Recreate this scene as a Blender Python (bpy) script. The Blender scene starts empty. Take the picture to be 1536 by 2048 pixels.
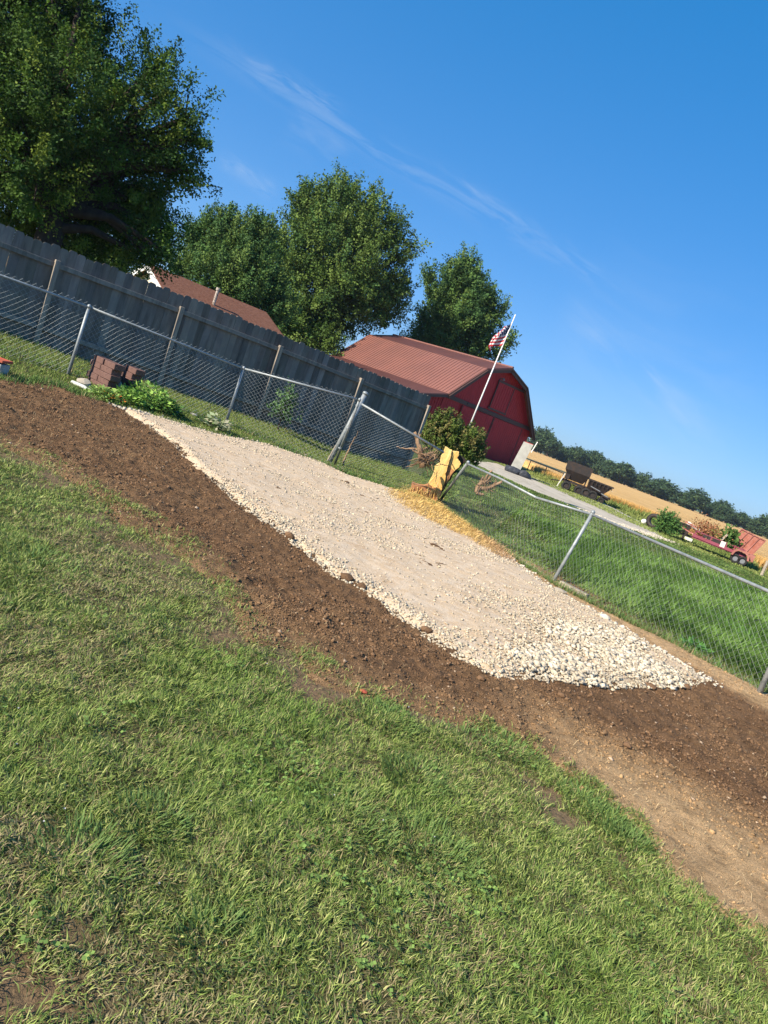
import bpy, math, random
import numpy as np
from mathutils import Vector, Matrix
random.seed(7); RNG = np.random.default_rng(7)
scn = bpy.context.scene
COL = scn.collection
R = math.radians

# ------------------------------------------------------------------ camera
FPX, ROLL, PITCH, HC = 1420.0, R(20.5), math.atan(224/1420.), 1.6
_F = np.array([0, math.cos(PITCH), -math.sin(PITCH)])
_R0 = np.array([1., 0, 0]); _U0 = np.array([0, math.sin(PITCH), math.cos(PITCH)])
_EX = math.cos(ROLL)*_R0 + math.sin(ROLL)*_U0
_EY = -math.sin(ROLL)*_R0 + math.cos(ROLL)*_U0
CAM = np.array([0, 0, HC])
cd = bpy.data.cameras.new('camera'); cam = bpy.data.objects.new('camera', cd); COL.objects.link(cam)
cd.sensor_fit = 'VERTICAL'; cd.sensor_height = 36; cd.sensor_width = 27
cd.lens = 36*FPX/2048; cd.clip_start = 0.05; cd.clip_end = 9000
m = Matrix(((_EX[0], _EY[0], -_F[0], 0), (_EX[1], _EY[1], -_F[1], 0), (_EX[2], _EY[2], -_F[2], HC), (0, 0, 0, 1)))
cam.matrix_world = m
scn.camera = cam

# ------------------------------------------------------------------ light
SUN_AZ, SUN_EL = R(-130), R(33)          # azimuth measured from +Y towards +X
sd_ = bpy.data.lights.new('sun', 'SUN'); sun = bpy.data.objects.new('sun', sd_); COL.objects.link(sun)
sd_.energy = 4.9; sd_.angle = R(0.53); sd_.color = (1.0, 0.90, 0.75)
sdir = Vector((math.sin(SUN_AZ)*math.cos(SUN_EL), math.cos(SUN_AZ)*math.cos(SUN_EL), math.sin(SUN_EL)))
sun.rotation_euler = sdir.to_track_quat('Z', 'Y').to_euler()
scn.view_settings.view_transform = 'Standard'; scn.view_settings.look = 'None'
scn.view_settings.exposure = 0.85; scn.view_settings.gamma = 1
scn.cycles.max_bounces = 8; scn.cycles.transparent_max_bounces = 8; scn.cycles.diffuse_bounces = 3

w = bpy.data.worlds.new('World'); scn.world = w; w.use_nodes = True
nt = w.node_tree; N = nt.nodes; L = nt.links; N.clear()
out = N.new('ShaderNodeOutputWorld'); bg = N.new('ShaderNodeBackground'); L.new(bg.outputs[0], out.inputs[0])
sky = N.new('ShaderNodeTexSky'); sky.sky_type = 'NISHITA'; sky.sun_disc = False
sky.sun_elevation = SUN_EL; sky.sun_rotation = SUN_AZ
sky.air_density = 1.0; sky.dust_density = 0.1; sky.ozone_density = 5.0; sky.altitude = 200
bg.inputs[1].default_value = 0.10
def px_ray(px, py):
    r = FPX*_F + (px-768)*_EX - (py-1024)*_EY
    return r/np.linalg.norm(r)
tc = N.new('ShaderNodeTexCoord')
def wmath(op, a, b=None, c=None):
    n = N.new('ShaderNodeMath'); n.operation = op
    for i, v in enumerate((a, b, c)):
        if v is None: continue
        if isinstance(v, (int, float)): n.inputs[i].default_value = v
        else: L.new(v, n.inputs[i])
    return n.outputs[0]
def wdot(vec):
    n = N.new('ShaderNodeVectorMath'); n.operation = 'DOT_PRODUCT'
    L.new(tc.outputs['Generated'], n.inputs[0]); n.inputs[1].default_value = tuple(vec); return n.outputs['Value']
def cirrus(p0, p1, width, s_along, s_across, amount, seed, a_in=.12):
    """a thin streak of high cloud along the arc between two directions of the sky"""
    a, b = px_ray(*p0), px_ray(*p1)
    n = np.cross(a, b); n /= np.linalg.norm(n)
    mid = (a+b); mid /= np.linalg.norm(mid); t = np.cross(n, mid)
    half = math.acos(np.clip(a@b, -1, 1))/2
    across = wdot(n); along = wdot(t)
    cb = N.new('ShaderNodeCombineXYZ')
    L.new(wmath('MULTIPLY', along, s_along), cb.inputs[0]); L.new(wmath('MULTIPLY', across, s_across), cb.inputs[1]); cb.inputs[2].default_value = seed
    nz = N.new('ShaderNodeTexNoise'); nz.inputs['Detail'].default_value = 7; nz.inputs['Scale'].default_value = 1; nz.inputs['Roughness'].default_value = .6; nz.inputs['Distortion'].default_value = .6
    L.new(cb.outputs[0], nz.inputs[0])
    v = wmath('MULTIPLY', wmath('SUBTRACT', nz.outputs[0], .42), 3.2); v.node.use_clamp = True
    off = wmath('MULTIPLY', wmath('SUBTRACT', nz.outputs[0], .5), width*1.6)
    q = wmath('DIVIDE', wmath('ADD', across, off), width)
    g = wmath('POWER', 2.718, wmath('MULTIPLY', wmath('MULTIPLY', q, q), -1.0))
    mr = N.new('ShaderNodeMapRange'); mr.interpolation_type = 'SMOOTHSTEP'
    L.new(wmath('ABSOLUTE', along), mr.inputs[0]); mr.inputs[1].default_value = half*1.05; mr.inputs[2].default_value = half*.5
    return wmath('MULTIPLY', wmath('MULTIPLY', v, g), wmath('MULTIPLY', mr.outputs[0], amount))
c = cirrus((330, 40), (1190, 560), .014, 9, 60, .22, 1.3)
for args in (((480, 120), (700, 230), .008, 20, 110, .26, 4.1), ((860, 330), (1260, 600), .010, 14, 60, .20, 7.7), ((1120, 600), (1460, 920), .022, 8, 40, .22, 12.1),
             ((430, 310), (560, 395), .010, 20, 70, .28, 3.3), ((1100, 620), (1536, 840), .07, 5, 12, .14, 22.1), ((560, 240), (700, 330), .02, 12, 40, .12, 32.)):
    c = wmath('ADD', c, cirrus(*args))
hs = N.new('ShaderNodeHueSaturation'); hs.inputs['Saturation'].default_value = 1.32
L.new(sky.outputs[0], hs.inputs['Color']); tn = N.new('ShaderNodeMix'); tn.data_type = 'RGBA'; tn.blend_type = 'MULTIPLY'; tn.inputs[0].default_value = 1; tn.inputs[7].default_value = (.93, 1.39, 2.08, 1)
gm = N.new('ShaderNodeGamma'); gm.inputs[1].default_value = .5; L.new(hs.outputs[0], gm.inputs[0]); L.new(gm.outputs[0], tn.inputs[6]); mx = N.new('ShaderNodeMix'); mx.data_type = 'RGBA'; L.new(c, mx.inputs[0]); L.new(tn.outputs[2], mx.inputs[6]); mx.inputs[7].default_value = (3.9, 4.5, 5.2, 1); L.new(mx.outputs[2], bg.inputs[0])

# ------------------------------------------------------------------ terrain
def smooth(x, a, b):
    t = np.clip((np.asarray(x, float)-a)/(b-a), 0, 1); return t*t*(3-2*t)
def _hash(i, j, s):
    h = (i*374761393 + j*668265263 + s*2147483647 + 1442695040) & 0xffffffff
    h = ((h ^ (h >> 13))*1274126177) & 0xffffffff
    return ((h ^ (h >> 16)) & 0xffffff)/float(0xffffff)
def vnoise(x, y, s=0):
    x = np.asarray(x, float); y = np.asarray(y, float)
    i = np.floor(x).astype(np.int64); j = np.floor(y).astype(np.int64); u = x-i; v = y-j
    u = u*u*(3-2*u); v = v*v*(3-2*v)
    return (_hash(i, j, s)*(1-u)+_hash(i+1, j, s)*u)*(1-v) + (_hash(i, j+1, s)*(1-u)+_hash(i+1, j+1, s)*u)*v
def fbm(x, y, s=0, o=4):
    a, t, n = 1., 0, 0
    for k in range(o):
        n = n + a*vnoise(x*2**k+17*k, y*2**k-9*k, s+k); t += a; a *= .5
    return n/t
FX = [-1.3, 1., 2.55, 4.45, 7, 12]; FY = [13.7, 13.9, 9.77, 7.45, 4.4, 0]
def T(x, y):
    x = np.asarray(x, float); y = np.asarray(y, float)
    s1 = smooth(y, 7, 12)*(1-smooth(y, 22, 34))
    zl = -.05*(np.clip(x, -12, -1)+3.5)*s1
    o = y-np.interp(x, FX, FY)
    zr = -.17*smooth(o, 0, 1.5)*smooth(x, -3, -1)
    z = np.maximum(zl+zr, -.18)
    f = smooth(y, 24, 36); z = z*(1-f)-.18*f
    return z + (fbm(x*.6, y*.6, 3, 2)-.5)*.05*smooth(np.hypot(x, y), 0, 3)
def G(px, py):
    r = FPX*_F + (px-768)*_EX - (py-1024)*_EY
    z = 0.
    for k in range(30):
        p = CAM + r*(z-HC)/r[2]; z = .5*z+.5*float(T(p[0], p[1]))
    return np.array([p[0], p[1], z])
def AT(px, py, Y):
    r = FPX*_F + (px-768)*_EX - (py-1024)*_EY
    return CAM + r*Y/r[1]
def PJ(P):
    v = np.asarray(P, float)-CAM; d = v@_F
    return 768+FPX*(v@_EX)/d, 1024-FPX*(v@_EY)/d, d
def inview(P, m=160):
    x, y, d = PJ(P); return (d > .2) & (x > -m) & (x < 1536+m) & (y > -m) & (y < 2048+m)

# ------------------------------------------------------------------ mesh helpers
def mat_of(name, f): 
    m_ = bpy.data.materials.new(name); m_.use_nodes = True; f(m_); return m_
def tag(o, label=None, cat=None, group=None, kind=None):
    if label: o['label'] = label
    if cat: o['category'] = cat
    if group: o['group'] = group
    if kind: o['kind'] = kind
    return o
def thing(name, loc, label, cat, group=None, rz=0):
    o = bpy.data.objects.new(name, None); COL.objects.link(o); o.location = tuple(map(float, loc)); o.rotation_euler.z = rz
    o.empty_display_size = .2
    return tag(o, label, cat, group)
def link(name, me, mats, parent=None, loc=None):
    for mm in (mats if isinstance(mats, (list, tuple)) else [mats]): me.materials.append(mm)
    o = bpy.data.objects.new(name, me); COL.objects.link(o)
    if parent is not None: o.parent = parent
    if loc is not None: o.location = tuple(map(float, loc))
    return o
def npmesh(name, V, faces, col=None, smooth_=False, mi=None):
    """faces: list of (n,k) int arrays; col (nv,3) -> colour attribute Col"""
    me = bpy.data.meshes.new(name); V = np.ascontiguousarray(V, dtype=np.float32)
    me.vertices.add(len(V)); me.vertices.foreach_set('co', V.ravel())
    faces = [np.asarray(f, dtype=np.int32) for f in faces if len(f)]
    loops = np.concatenate([f.ravel() for f in faces]); sizes = np.concatenate([np.full(len(f), f.shape[1], np.int32) for f in faces])
    starts = np.concatenate([[0], np.cumsum(sizes)[:-1]]).astype(np.int32)
    me.loops.add(len(loops)); me.loops.foreach_set('vertex_index', loops)
    me.polygons.add(len(sizes)); me.polygons.foreach_set('loop_start', starts); me.polygons.foreach_set('loop_total', sizes)
    if smooth_: me.polygons.foreach_set('use_smooth', np.ones(len(sizes), bool))
    if mi is not None: me.polygons.foreach_set('material_index', np.asarray(mi, np.int32))
    me.update(calc_edges=True)
    if col is not None:
        a = me.color_attributes.new('Col', 'FLOAT_COLOR', 'POINT')
        c4 = np.ones((len(V), 4), np.float32); c4[:, :3] = col; a.data.foreach_set('color', c4.ravel())
    return me
class MB:
    def __init__(s): s.v = []; s.f = []; s.c = []; s.mi = []; s.cc = (1, 1, 1); s.m = 0
    def add(s, vs, fs):
        n = len(s.v); s.v += [tuple(map(float, v)) for v in vs]; s.f += [tuple(n+i for i in f) for f in fs]
        s.c += [s.cc]*len(vs); s.mi += [s.m]*len(fs); return s
    def box(s, c, size, ax=None, taper=1.):
        c = np.array(c, float); ax = np.eye(3) if ax is None else ax
        h = np.array(size, float)/2; vs = []
        for z in (-1, 1):
            k = taper if z > 0 else 1
            for x, y in ((-1, -1), (1, -1), (1, 1), (-1, 1)): vs.append(c + ax[0]*h[0]*x*k + ax[1]*h[1]*y*k + ax[2]*h[2]*z)
        return s.add(vs, [(3, 2, 1, 0), (4, 5, 6, 7), (0, 1, 5, 4), (1, 2, 6, 5), (2, 3, 7, 6), (3, 0, 4, 7)])
    def beam(s, a, b, w_, h_, up=(0, 0, 1)):
        a = np.array(a, float); b = np.array(b, float); d = b-a; l = np.linalg.norm(d); d /= l
        u = np.array(up, float); x = np.cross(d, u); x /= np.linalg.norm(x); u = np.cross(x, d)
        return s.box((a+b)/2, (l, w_, h_), np.array([d, x, u]))
    def poly(s, pts, thick):   # closed planar outline + thickness vector
        n = len(pts); t = np.array(thick, float); a = [np.array(p, float) for p in pts]; b = [p+t for p in a]
        return s.add(a+b, [tuple(range(n))[::-1], tuple(range(n, 2*n))] + [(i, (i+1) % n, n+(i+1) % n, n+i) for i in range(n)])
    def tube(s, pts, rad, n=8, cap=True):
        pts = [np.array(p, float) for p in pts]; k = len(pts)
        rad = [rad]*k if isinstance(rad, (int, float)) else rad
        vs = []; ref = None
        for i, p in enumerate(pts):
            d = pts[min(i+1, k-1)]-pts[max(i-1, 0)]; d = d/(np.linalg.norm(d)+1e-9)
            if ref is None: ref = np.cross(d, (0, 0, 1)) if abs(d[2]) < .9 else np.cross(d, (1, 0, 0))
            x = ref-d*(ref@d); x /= np.linalg.norm(x)+1e-9; y = np.cross(d, x); ref = x
            for j in range(n):
                t = 2*math.pi*j/n; vs.append(p+rad[i]*(math.cos(t)*x+math.sin(t)*y))
        fs = [(i*n+j, i*n+(j+1) % n, (i+1)*n+(j+1) % n, (i+1)*n+j) for i in range(k-1) for j in range(n)]
        if cap: fs += [tuple(range(n))[::-1], tuple((k-1)*n+j for j in range(n))]
        return s.add(vs, fs)
    def wheel(s, c, axis, r, wd, n=20, inner=0):
        c = np.array(c, float); a = np.array(axis, float)/np.linalg.norm(axis)
        prof = [(inner, -.5*wd), (r*.86, -.5*wd), (r, -.32*wd), (r, .32*wd), (r*.86, .5*wd), (inner, .5*wd)]
        x = np.cross(a, (0, 0, 1)); x /= np.linalg.norm(x); y = np.cross(a, x); vs = []
        for (rr, h) in prof:
            rr = max(rr, 1e-3)
            for j in range(n):
                t = 2*math.pi*j/n; vs.append(c+a*h+rr*(math.cos(t)*x+math.sin(t)*y))
        k = len(prof)
        return s.add(vs, [(i*n+j, i*n+(j+1) % n, ((i+1) % k)*n+(j+1) % n, ((i+1) % k)*n+j) for i in range(k if inner else k-1) for j in range(n)])
    def build(s, name, mats, parent=None, loc=None, smooth_=False, bevel=0):
        V = np.array(s.v)
        off = np.array(parent.location) if parent is not None and loc is None else np.array(loc if loc is not None else (0, 0, 0), float)
        if parent is not None and parent.parent is not None: off = off + np.array(parent.parent.location)
        me = bpy.data.meshes.new(name); me.from_pydata((V-off).tolist(), [], s.f)
        me.polygons.foreach_set('material_index', s.mi)
        a = me.color_attributes.new('Col', 'FLOAT_COLOR', 'POINT')
        a.data.foreach_set('color', np.hstack([np.array(s.c, float), np.ones((len(V), 1))]).ravel())
        if smooth_: me.polygons.foreach_set('use_smooth', [True]*len(s.f))
        o = link(name, me, mats, parent, loc if parent is None else None)
        if bevel:
            b = o.modifiers.new('bevel', 'BEVEL'); b.width = bevel; b.segments = 2; b.limit_method = 'ANGLE'
        return o

# ------------------------------------------------------------------ materials
def pbr(name, base, rough=.8, attr=False, noise=None, bump=None, metallic=0, spec=.3, trans=0, extra=None, obj=True):
    """noise=(scale, colour2, contrast) ; bump=(scale,strength,distance)"""
    m_ = bpy.data.materials.new(name); m_.use_nodes = True; t = m_.node_tree; n = t.nodes; l = t.links
    b = n['Principled BSDF']; b.inputs['Roughness'].default_value = rough; b.inputs['Metallic'].default_value = metallic
    b.inputs['Specular IOR Level'].default_value = spec
    co = n.new('ShaderNodeTexCoord').outputs['Object'] if obj else n.new('ShaderNodeNewGeometry').outputs['Position']
    rgb = n.new('ShaderNodeRGB'); rgb.outputs[0].default_value = (*base, 1); cur = rgb.outputs[0]
    for nz_ in (noise if isinstance(noise, list) else [noise] if noise else []):
        sc, c2, lo, hi = nz_[:4]; st = nz_[4] if len(nz_) > 4 else (1, 1, 1)
        mp = n.new('ShaderNodeMapping'); mp.inputs['Scale'].default_value = st; l.new(co, mp.inputs[0])
        nz = n.new('ShaderNodeTexNoise'); nz.inputs['Scale'].default_value = sc; nz.inputs['Detail'].default_value = 6; nz.inputs['Roughness'].default_value = .65; l.new(mp.outputs[0], nz.inputs[0])
        mr = n.new('ShaderNodeMapRange'); mr.inputs[1].default_value = lo; mr.inputs[2].default_value = hi; l.new(nz.outputs[0], mr.inputs[0])
        mx_ = n.new('ShaderNodeMix'); mx_.data_type = 'RGBA'; l.new(mr.outputs[0], mx_.inputs[0]); l.new(cur, mx_.inputs[6]); mx_.inputs[7].default_value = (*c2, 1); cur = mx_.outputs[2]
    if attr:
        at_ = n.new('ShaderNodeAttribute'); at_.attribute_name = 'Col'
        mm = n.new('ShaderNodeMix'); mm.data_type = 'RGBA'; mm.blend_type = 'MULTIPLY'; mm.inputs[0].default_value = 1; l.new(cur, mm.inputs[6]); l.new(at_.outputs[0], mm.inputs[7]); cur = mm.outputs[2]
    l.new(cur, b.inputs['Base Color'])
    nrm = None
    for bp in (bump if isinstance(bump, list) else [bump] if bump else []):
        nz = n.new('ShaderNodeTexNoise'); nz.inputs['Scale'].default_value = bp[0]; nz.inputs['Detail'].default_value = 6; nz.inputs['Roughness'].default_value = .7; l.new(co, nz.inputs[0])
        bm_ = n.new('ShaderNodeBump'); bm_.inputs['Strength'].default_value = bp[1]; bm_.inputs['Distance'].default_value = bp[2]; l.new(nz.outputs[0], bm_.inputs['Height'])
        if nrm: l.new(nrm, bm_.inputs['Normal'])
        nrm = bm_.outputs[0]
    if nrm: l.new(nrm, b.inputs['Normal'])
    if trans:
        tr = n.new('ShaderNodeBsdfTranslucent'); l.new(cur, tr.inputs[0]); ms = n.new('ShaderNodeMixShader'); ms.inputs[0].default_value = trans
        l.new(b.outputs[0], ms.inputs[1]); l.new(tr.outputs[0], ms.inputs[2]); l.new(ms.outputs[0], n['Material Output'].inputs[0])
    return m_
M = {}
M['soil'] = pbr('soil', (.21, .135, .072), .95, noise=[(1.2, (.19, .135, .07), .45, .6), (30, (.12, .08, .042), .47, .66)], bump=(40, .8, .03), obj=False, attr=True)
M['dirt'] = pbr('dirt', (1, 1, 1), .95, attr=True, noise=[(9, (.62, .60, .58), .42, .66), (55, (1.5, 1.42, 1.3), .55, .75), (140, (.5, .5, .5), .55, .7)], bump=[(28, 1., .05), (90, 1., .022)], obj=False, spec=.15)
M['pad'] = pbr('limestone_screenings', (.58, .43, .275), .95, noise=[(2.2, (.50, .35, .21), .42, .66), (7, (.60, .47, .33), .45, .6), (45, (.66, .55, .42), .5, .68), (160, (.40, .31, .23), .56, .7)], bump=[(60, .7, .012), (200, .6, .006)], obj=False, spec=.15)
M['stone'] = pbr('limestone', (.60, .52, .40), .9, attr=True, noise=(30, (.55, .49, .40), .45, .7), bump=(60, .3, .01), obj=False, spec=.2)
M['clod'] = pbr('clod', (.19, .112, .062), .95, attr=True, bump=(60, .8, .02), obj=False, spec=.1)
M['grass'] = pbr('grass_blade', (1, 1, 1), .6, attr=True, trans=.25, spec=.18)
M['leaf'] = pbr('leaf', (1, 1, 1), .65, attr=True, trans=.22, spec=.12)
M['bark'] = pbr('bark', (.055, .043, .034), .95, noise=(6, (.04, .03, .025), .4, .6, (1, 1, .2)), bump=(12, .8, .05), spec=.1)
M['picket'] = pbr('weathered_board', (.245, .220, .185), .9, attr=True, noise=[(9, (.135, .122, .105), .42, .62, (1, 1, .12)), (3, (.19, .17, .15), .4, .65)], bump=(40, .3, .01), spec=.1)
M['fence_post'] = pbr('weathered_post', (.36, .30, .235), .9, noise=(12, (.20, .175, .15), .42, .62, (1, 1, .15)), spec=.1)
M['galv'] = pbr('galvanised_steel', (.31, .335, .34), .55, metallic=.35, noise=(14, (.21, .235, .24), .45, .65), spec=.4)
M['wire'] = pbr('galvanised_wire', (.34, .37, .37), .5, metallic=.35, spec=.4)
M['roof'] = pbr('painted_steel_roof', (.215, .090, .068), .5, noise=(.7, (.185, .080, .062), .4, .6), spec=.5)
M['red'] = pbr('barn_red_siding', (.42, .022, .028), .6, noise=(1.5, (.35, .018, .024), .4, .65), spec=.35)
M['trim'] = pbr('brown_trim', (.085, .05, .045), .6, spec=.3)
M['asphalt_shingle'] = pbr('brown_shingle', (.20, .095, .062), .95, noise=[(9, (.13, .055, .035), .4, .6), (60, (.30, .17, .11), .55, .7)], bump=(30, .6, .03), spec=.1)
M['cream'] = pbr('cream_siding', (.68, .62, .48), .8)
M['white'] = pbr('white_paint', (.78, .78, .74), .6)
M['steel'] = pbr('dark_painted_steel', (.022, .017, .016), .55, noise=(3, (.05, .03, .022), .5, .7), spec=.3)
M['steel2'] = pbr('dark_weathered_steel', (.022, .019, .018), .6, noise=(5, (.04, .026, .02), .45, .6), spec=.3)
M['rubber'] = pbr('rubber', (.02, .02, .02), .8)
M['rim'] = pbr('wheel_rim', (.20, .21, .22), .5, metallic=.3)
M['pink'] = pbr('faded_red_paint', (.36, .145, .115), .9, noise=[(2.5, (.24, .09, .07), .42, .62), (8, (.65, .35, .28), .6, .72)], spec=.3)
M['purple'] = pbr('faded_magenta_paint', (.25, .055, .085), .7, noise=(4, (.22, .045, .06), .42, .62), spec=.35)
M['mesh_red'] = pbr('rusty_mesh_panel', (.30, .115, .085), .8, noise=[(3, (.26, .08, .05), .42, .6), (30, (.55, .25, .18), .55, .7)], bump=(80, .5, .01))
M['block'] = pbr('concrete_block', (.17, .10, .082), .9, attr=True, noise=(20, (.13, .075, .065), .42, .62), bump=(60, .4, .008), spec=.1)
M['timber'] = pbr('grey_timber', (.40, .34, .26), .9, noise=(14, (.24, .20, .16), .42, .62, (.15, 1, 1)), bump=(30, .4, .01), spec=.1)
M['heart'] = pbr('fresh_cut_wood', (.82, .57, .20), .85, noise=[(5, (.68, .40, .11), .4, .62, (1, 1, .15)), (26, (.80, .60, .30), .5, .7, (1, 1, .1))], bump=(14, .7, .02), spec=.15)
M['cut_end'] = pbr('orange_heartwood', (.50, .25, .11), .9, noise=(14, (.34, .15, .065), .4, .62, (1, 1, .2)), bump=(20, .8, .02), spec=.1)
M['rootwood'] = pbr('dry_root_wood', (.36, .235, .14), .95, noise=(12, (.17, .105, .06), .4, .62, (1, 1, .3)), bump=(20, .7, .02), spec=.1)
M['dust'] = pbr('sawdust', (.76, .53, .22), .95, noise=[(7, (.66, .46, .24), .42, .58), (12, (.50, .33, .15), .42, .62), (70, (.84, .66, .36), .5, .7)], bump=[(40, .9, .02), (150, .8, .01)], obj=False, spec=.1)
M['shaving'] = pbr('wood_shaving', (1, 1, 1), .85, attr=True, trans=.15, spec=.15)
M['drive'] = pbr('gravel_drive', (.44, .385, .30), .95, noise=[(.45, (.50, .44, .35), .42, .6, (1, 1, 1)), (1.6, (.32, .28, .21), .5, .68, (1, .4, 1)), (30, (.45, .42, .36), .55, .7)], bump=(30, .5, .02), obj=False, spec=.1)
M['wheat'] = pbr('ripe_wheat', (.62, .38, .14), .9, noise=[(.05, (.54, .33, .125), .4, .6, (1, 1, 1)), (.9, (.70, .46, .2), .48, .62, (.35, 1, 1)), (6, (.44, .26, .09), .55, .7, (.3, 1, 1))], bump=(4, .8, .2), obj=False, spec=.1)
M['pipe'] = pbr('white_pvc', (.45, .47, .43), .6, noise=(10, (.5, .52, .46), .45, .65))
M['poleW'] = pbr('white_flagpole', (.72, .70, .68), .45, spec=.4)
M['grey_panel'] = pbr('pale_grey_sheet', (.42, .41, .36), .7, noise=(3, (.34, .33, .29), .42, .62))
M['cinder'] = pbr('pale_block', (.62, .60, .54), .9)
M['tarp'] = pbr('dark_tarp', (.035, .04, .05), .7, noise=(6, (.08, .08, .09), .5, .66))
M['vent'] = pbr('vent_pipe', (.45, .40, .35), .7, noise=(8, (.2, .14, .1), .45, .6))
M['brick_red'] = pbr('terracotta', (.38, .09, .05), .8)

# ------------------------------------------------------------------ ground regions (plan outlines, metres)
def GP(pts): return np.array([G(*p)[:2] for p in pts])
def pip(poly, x, y):
    ins = np.zeros(np.shape(x), bool); n = len(poly); j = n-1
    for i in range(n):
        xi, yi = poly[i]; xj, yj = poly[j]
        if yi != yj:
            ins ^= ((yi > y) != (yj > y)) & (x < (xj-xi)*(y-yi)/(yj-yi)+xi)
        j = i
    return ins
def dist_line(pts, x, y, closed=True):
    d = np.full(np.shape(x), 1e9); n = len(pts)
    for i in range(n if closed else n-1):
        a = pts[i]; b = pts[(i+1) % n]; ex, ey = b[0]-a[0], b[1]-a[1]; l2 = ex*ex+ey*ey+1e-12
        t = np.clip(((x-a[0])*ex+(y-a[1])*ey)/l2, 0, 1); d = np.minimum(d, np.hypot(x-a[0]-t*ex, y-a[1]-t*ey))
    return d
def sdist(poly, x, y):          # positive inside
    d = dist_line(poly, x, y); return np.where(pip(poly, x, y), d, -d)
PAD = GP([(232, 815), (300, 832), (420, 868), (520, 888), (640, 925), (700, 955), (780, 978), (850, 1010), (930, 1062), (1010, 1112), (1060, 1150), (1130, 1195), (1200, 1232), (1290, 1288),
          (1350, 1325), (1425, 1372), (1370, 1378), (1230, 1383), (1100, 1370), (970, 1360), (900, 1318), (830, 1268), (740, 1200), (660, 1155), (560, 1078), (480, 1018), (430, 975), (380, 930), (335, 885), (290, 850)])
DIRT_LOW = [(-200, 815), (0, 893), (100, 940), (180, 990), (230, 1050), (330, 1095), (410, 1160), (450, 1205), (495, 1285), (580, 1300), (625, 1368), (720, 1400), (830, 1425), (950, 1465), (1050, 1500),
            (1110, 1535), (1165, 1590), (1250, 1645), (1290, 1700), (1345, 1765), (1420, 1832), (1536, 1890), (1750, 2000)]
DIRT_UP = [(-200, 690), (0, 757), (100, 765), (160, 790), (232, 812)]
DIRT_R = [(1750, 1470), (1530, 1385), (1475, 1355), (1408, 1312), (1310, 1262), (1238, 1215), (1176, 1180), (1112, 1148), (1052, 1120), (1005, 1095)]
DIRT = np.vstack([GP(DIRT_UP), GP([(300, 840), (400, 880), (520, 905), (640, 935), (780, 990), (930, 1070)]), GP(DIRT_R)[::-1], GP(DIRT_LOW)[::-1]])
SAW = GP([(672, 938), (740, 955), (790, 975), (835, 972), (885, 1000), (905, 1030), (950, 1065), (1012, 1100), (1030, 1135), (985, 1125), (930, 1090), (880, 1075), (800, 1055), (735, 1010), (690, 970)])
DRV_LOW = [(925, 917), (985, 945), (1075, 985), (1130, 1006), (1190, 1030), (1260, 1058), (1334, 1079)]
DRV_UP = [(1334, 1070), (1290, 1048), (1220, 1012), (1130, 974), (1060, 948), (1018, 933), (985, 924)]
DRIVE = np.vstack([GP(DRV_LOW), GP(DRV_UP)])
FENCE_LINE = np.array([(-1.35, 13.6), (1.0, 13.9), (2.55, 9.77), (4.45, 7.45), (7.0, 4.4)])

def sheet(name, poly, step, hfun, mat, colf=None, margin=.08, wob=.06, seed=0, **kw):
    """a ground sheet inside poly; hfun(sd, x, y) = height above the terrain"""
    x0, y0 = poly.min(0)-margin*2; x1, y1 = poly.max(0)+margin*2
    xs = np.arange(x0, x1, step); ys = np.arange(y0, y1, step); X, Y = np.meshgrid(xs, ys)
    sd = sdist(poly, X, Y) + (fbm(X*2.5, Y*2.5, seed, 4)-.5)*wob*2
    Z = T(X, Y)+hfun(sd, X, Y); keep = sd > -margin
    P = np.stack([X, Y, Z], -1).reshape(-1, 3)
    keep = keep & inview(P, 500).reshape(keep.shape)
    q = keep[:-1, :-1] & keep[1:, :-1] & keep[:-1, 1:] & keep[1:, 1:]
    idx = np.arange(X.size).reshape(X.shape); Q = np.stack([idx[:-1, :-1][q], idx[:-1, 1:][q], idx[1:, 1:][q], idx[1:, :-1][q]], 1)
    used = np.unique(Q); mp = -np.ones(X.size, int); mp[used] = np.arange(len(used))
    col = colf(X.ravel()[used], Y.ravel()[used]) if colf else None
    me = npmesh(name, P[used], [mp[Q]], col, True)
    o = link(name, me, mat); o['kind'] = 'structure'; return o

# base sheet to the horizon
def axis(lo, hi, step, far, k=1.35):
    c = list(np.arange(lo, hi+1e-6, step)); s = step; v = hi
    while v < far: s *= k; v += s; c.append(v)
    s = step; v = lo
    while v > -far: s *= k; v -= s; c.insert(0, v)
    return np.array(c)
xs = axis(-14, 20, .14, 4000); ys = axis(-3, 34, .14, 5000); X, Y = np.meshgrid(xs, ys)
Z = T(X, Y)+(fbm(X*5, Y*5, 9, 3)-.5)*.05*(np.hypot(X, Y) < 40)*smooth(-sdist(DIRT, X, Y), .0, .25) - .05*smooth(sdist(DIRT, X, Y), .02, .3)
idx = np.arange(X.size).reshape(X.shape); Q = np.stack([idx[:-1, :-1], idx[:-1, 1:], idx[1:, 1:], idx[1:, :-1]], -1).reshape(-1, 4)
cg = np.ones((X.size, 3)); lw_ = (smooth(-sdist(DIRT, X, Y), .15, .5)*(np.hypot(X, Y) < 16)).ravel(); lw_ = (lw_*(1-np.clip(sum(np.exp(-((X.ravel()-G(a_, b_)[0])**2+(Y.ravel()-G(a_, b_)[1])**2)/.03) for a_, b_ in ((30, 1995), (110, 2040), (5, 1930), (60, 1500), (1090, 1590), (1125, 1640))), 0, 1)))[:, None]; cg = cg*(1-lw_)+lw_*np.array([.50, .70, .46])*(.75+.5*fbm(X*3, Y*3, 12, 3).ravel()[:, None]); far_ = smooth(np.hypot(X, Y).ravel(), 9, 26)[:, None]; cg = cg*(1-far_)+far_*np.array([.42, .88, .39])
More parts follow.
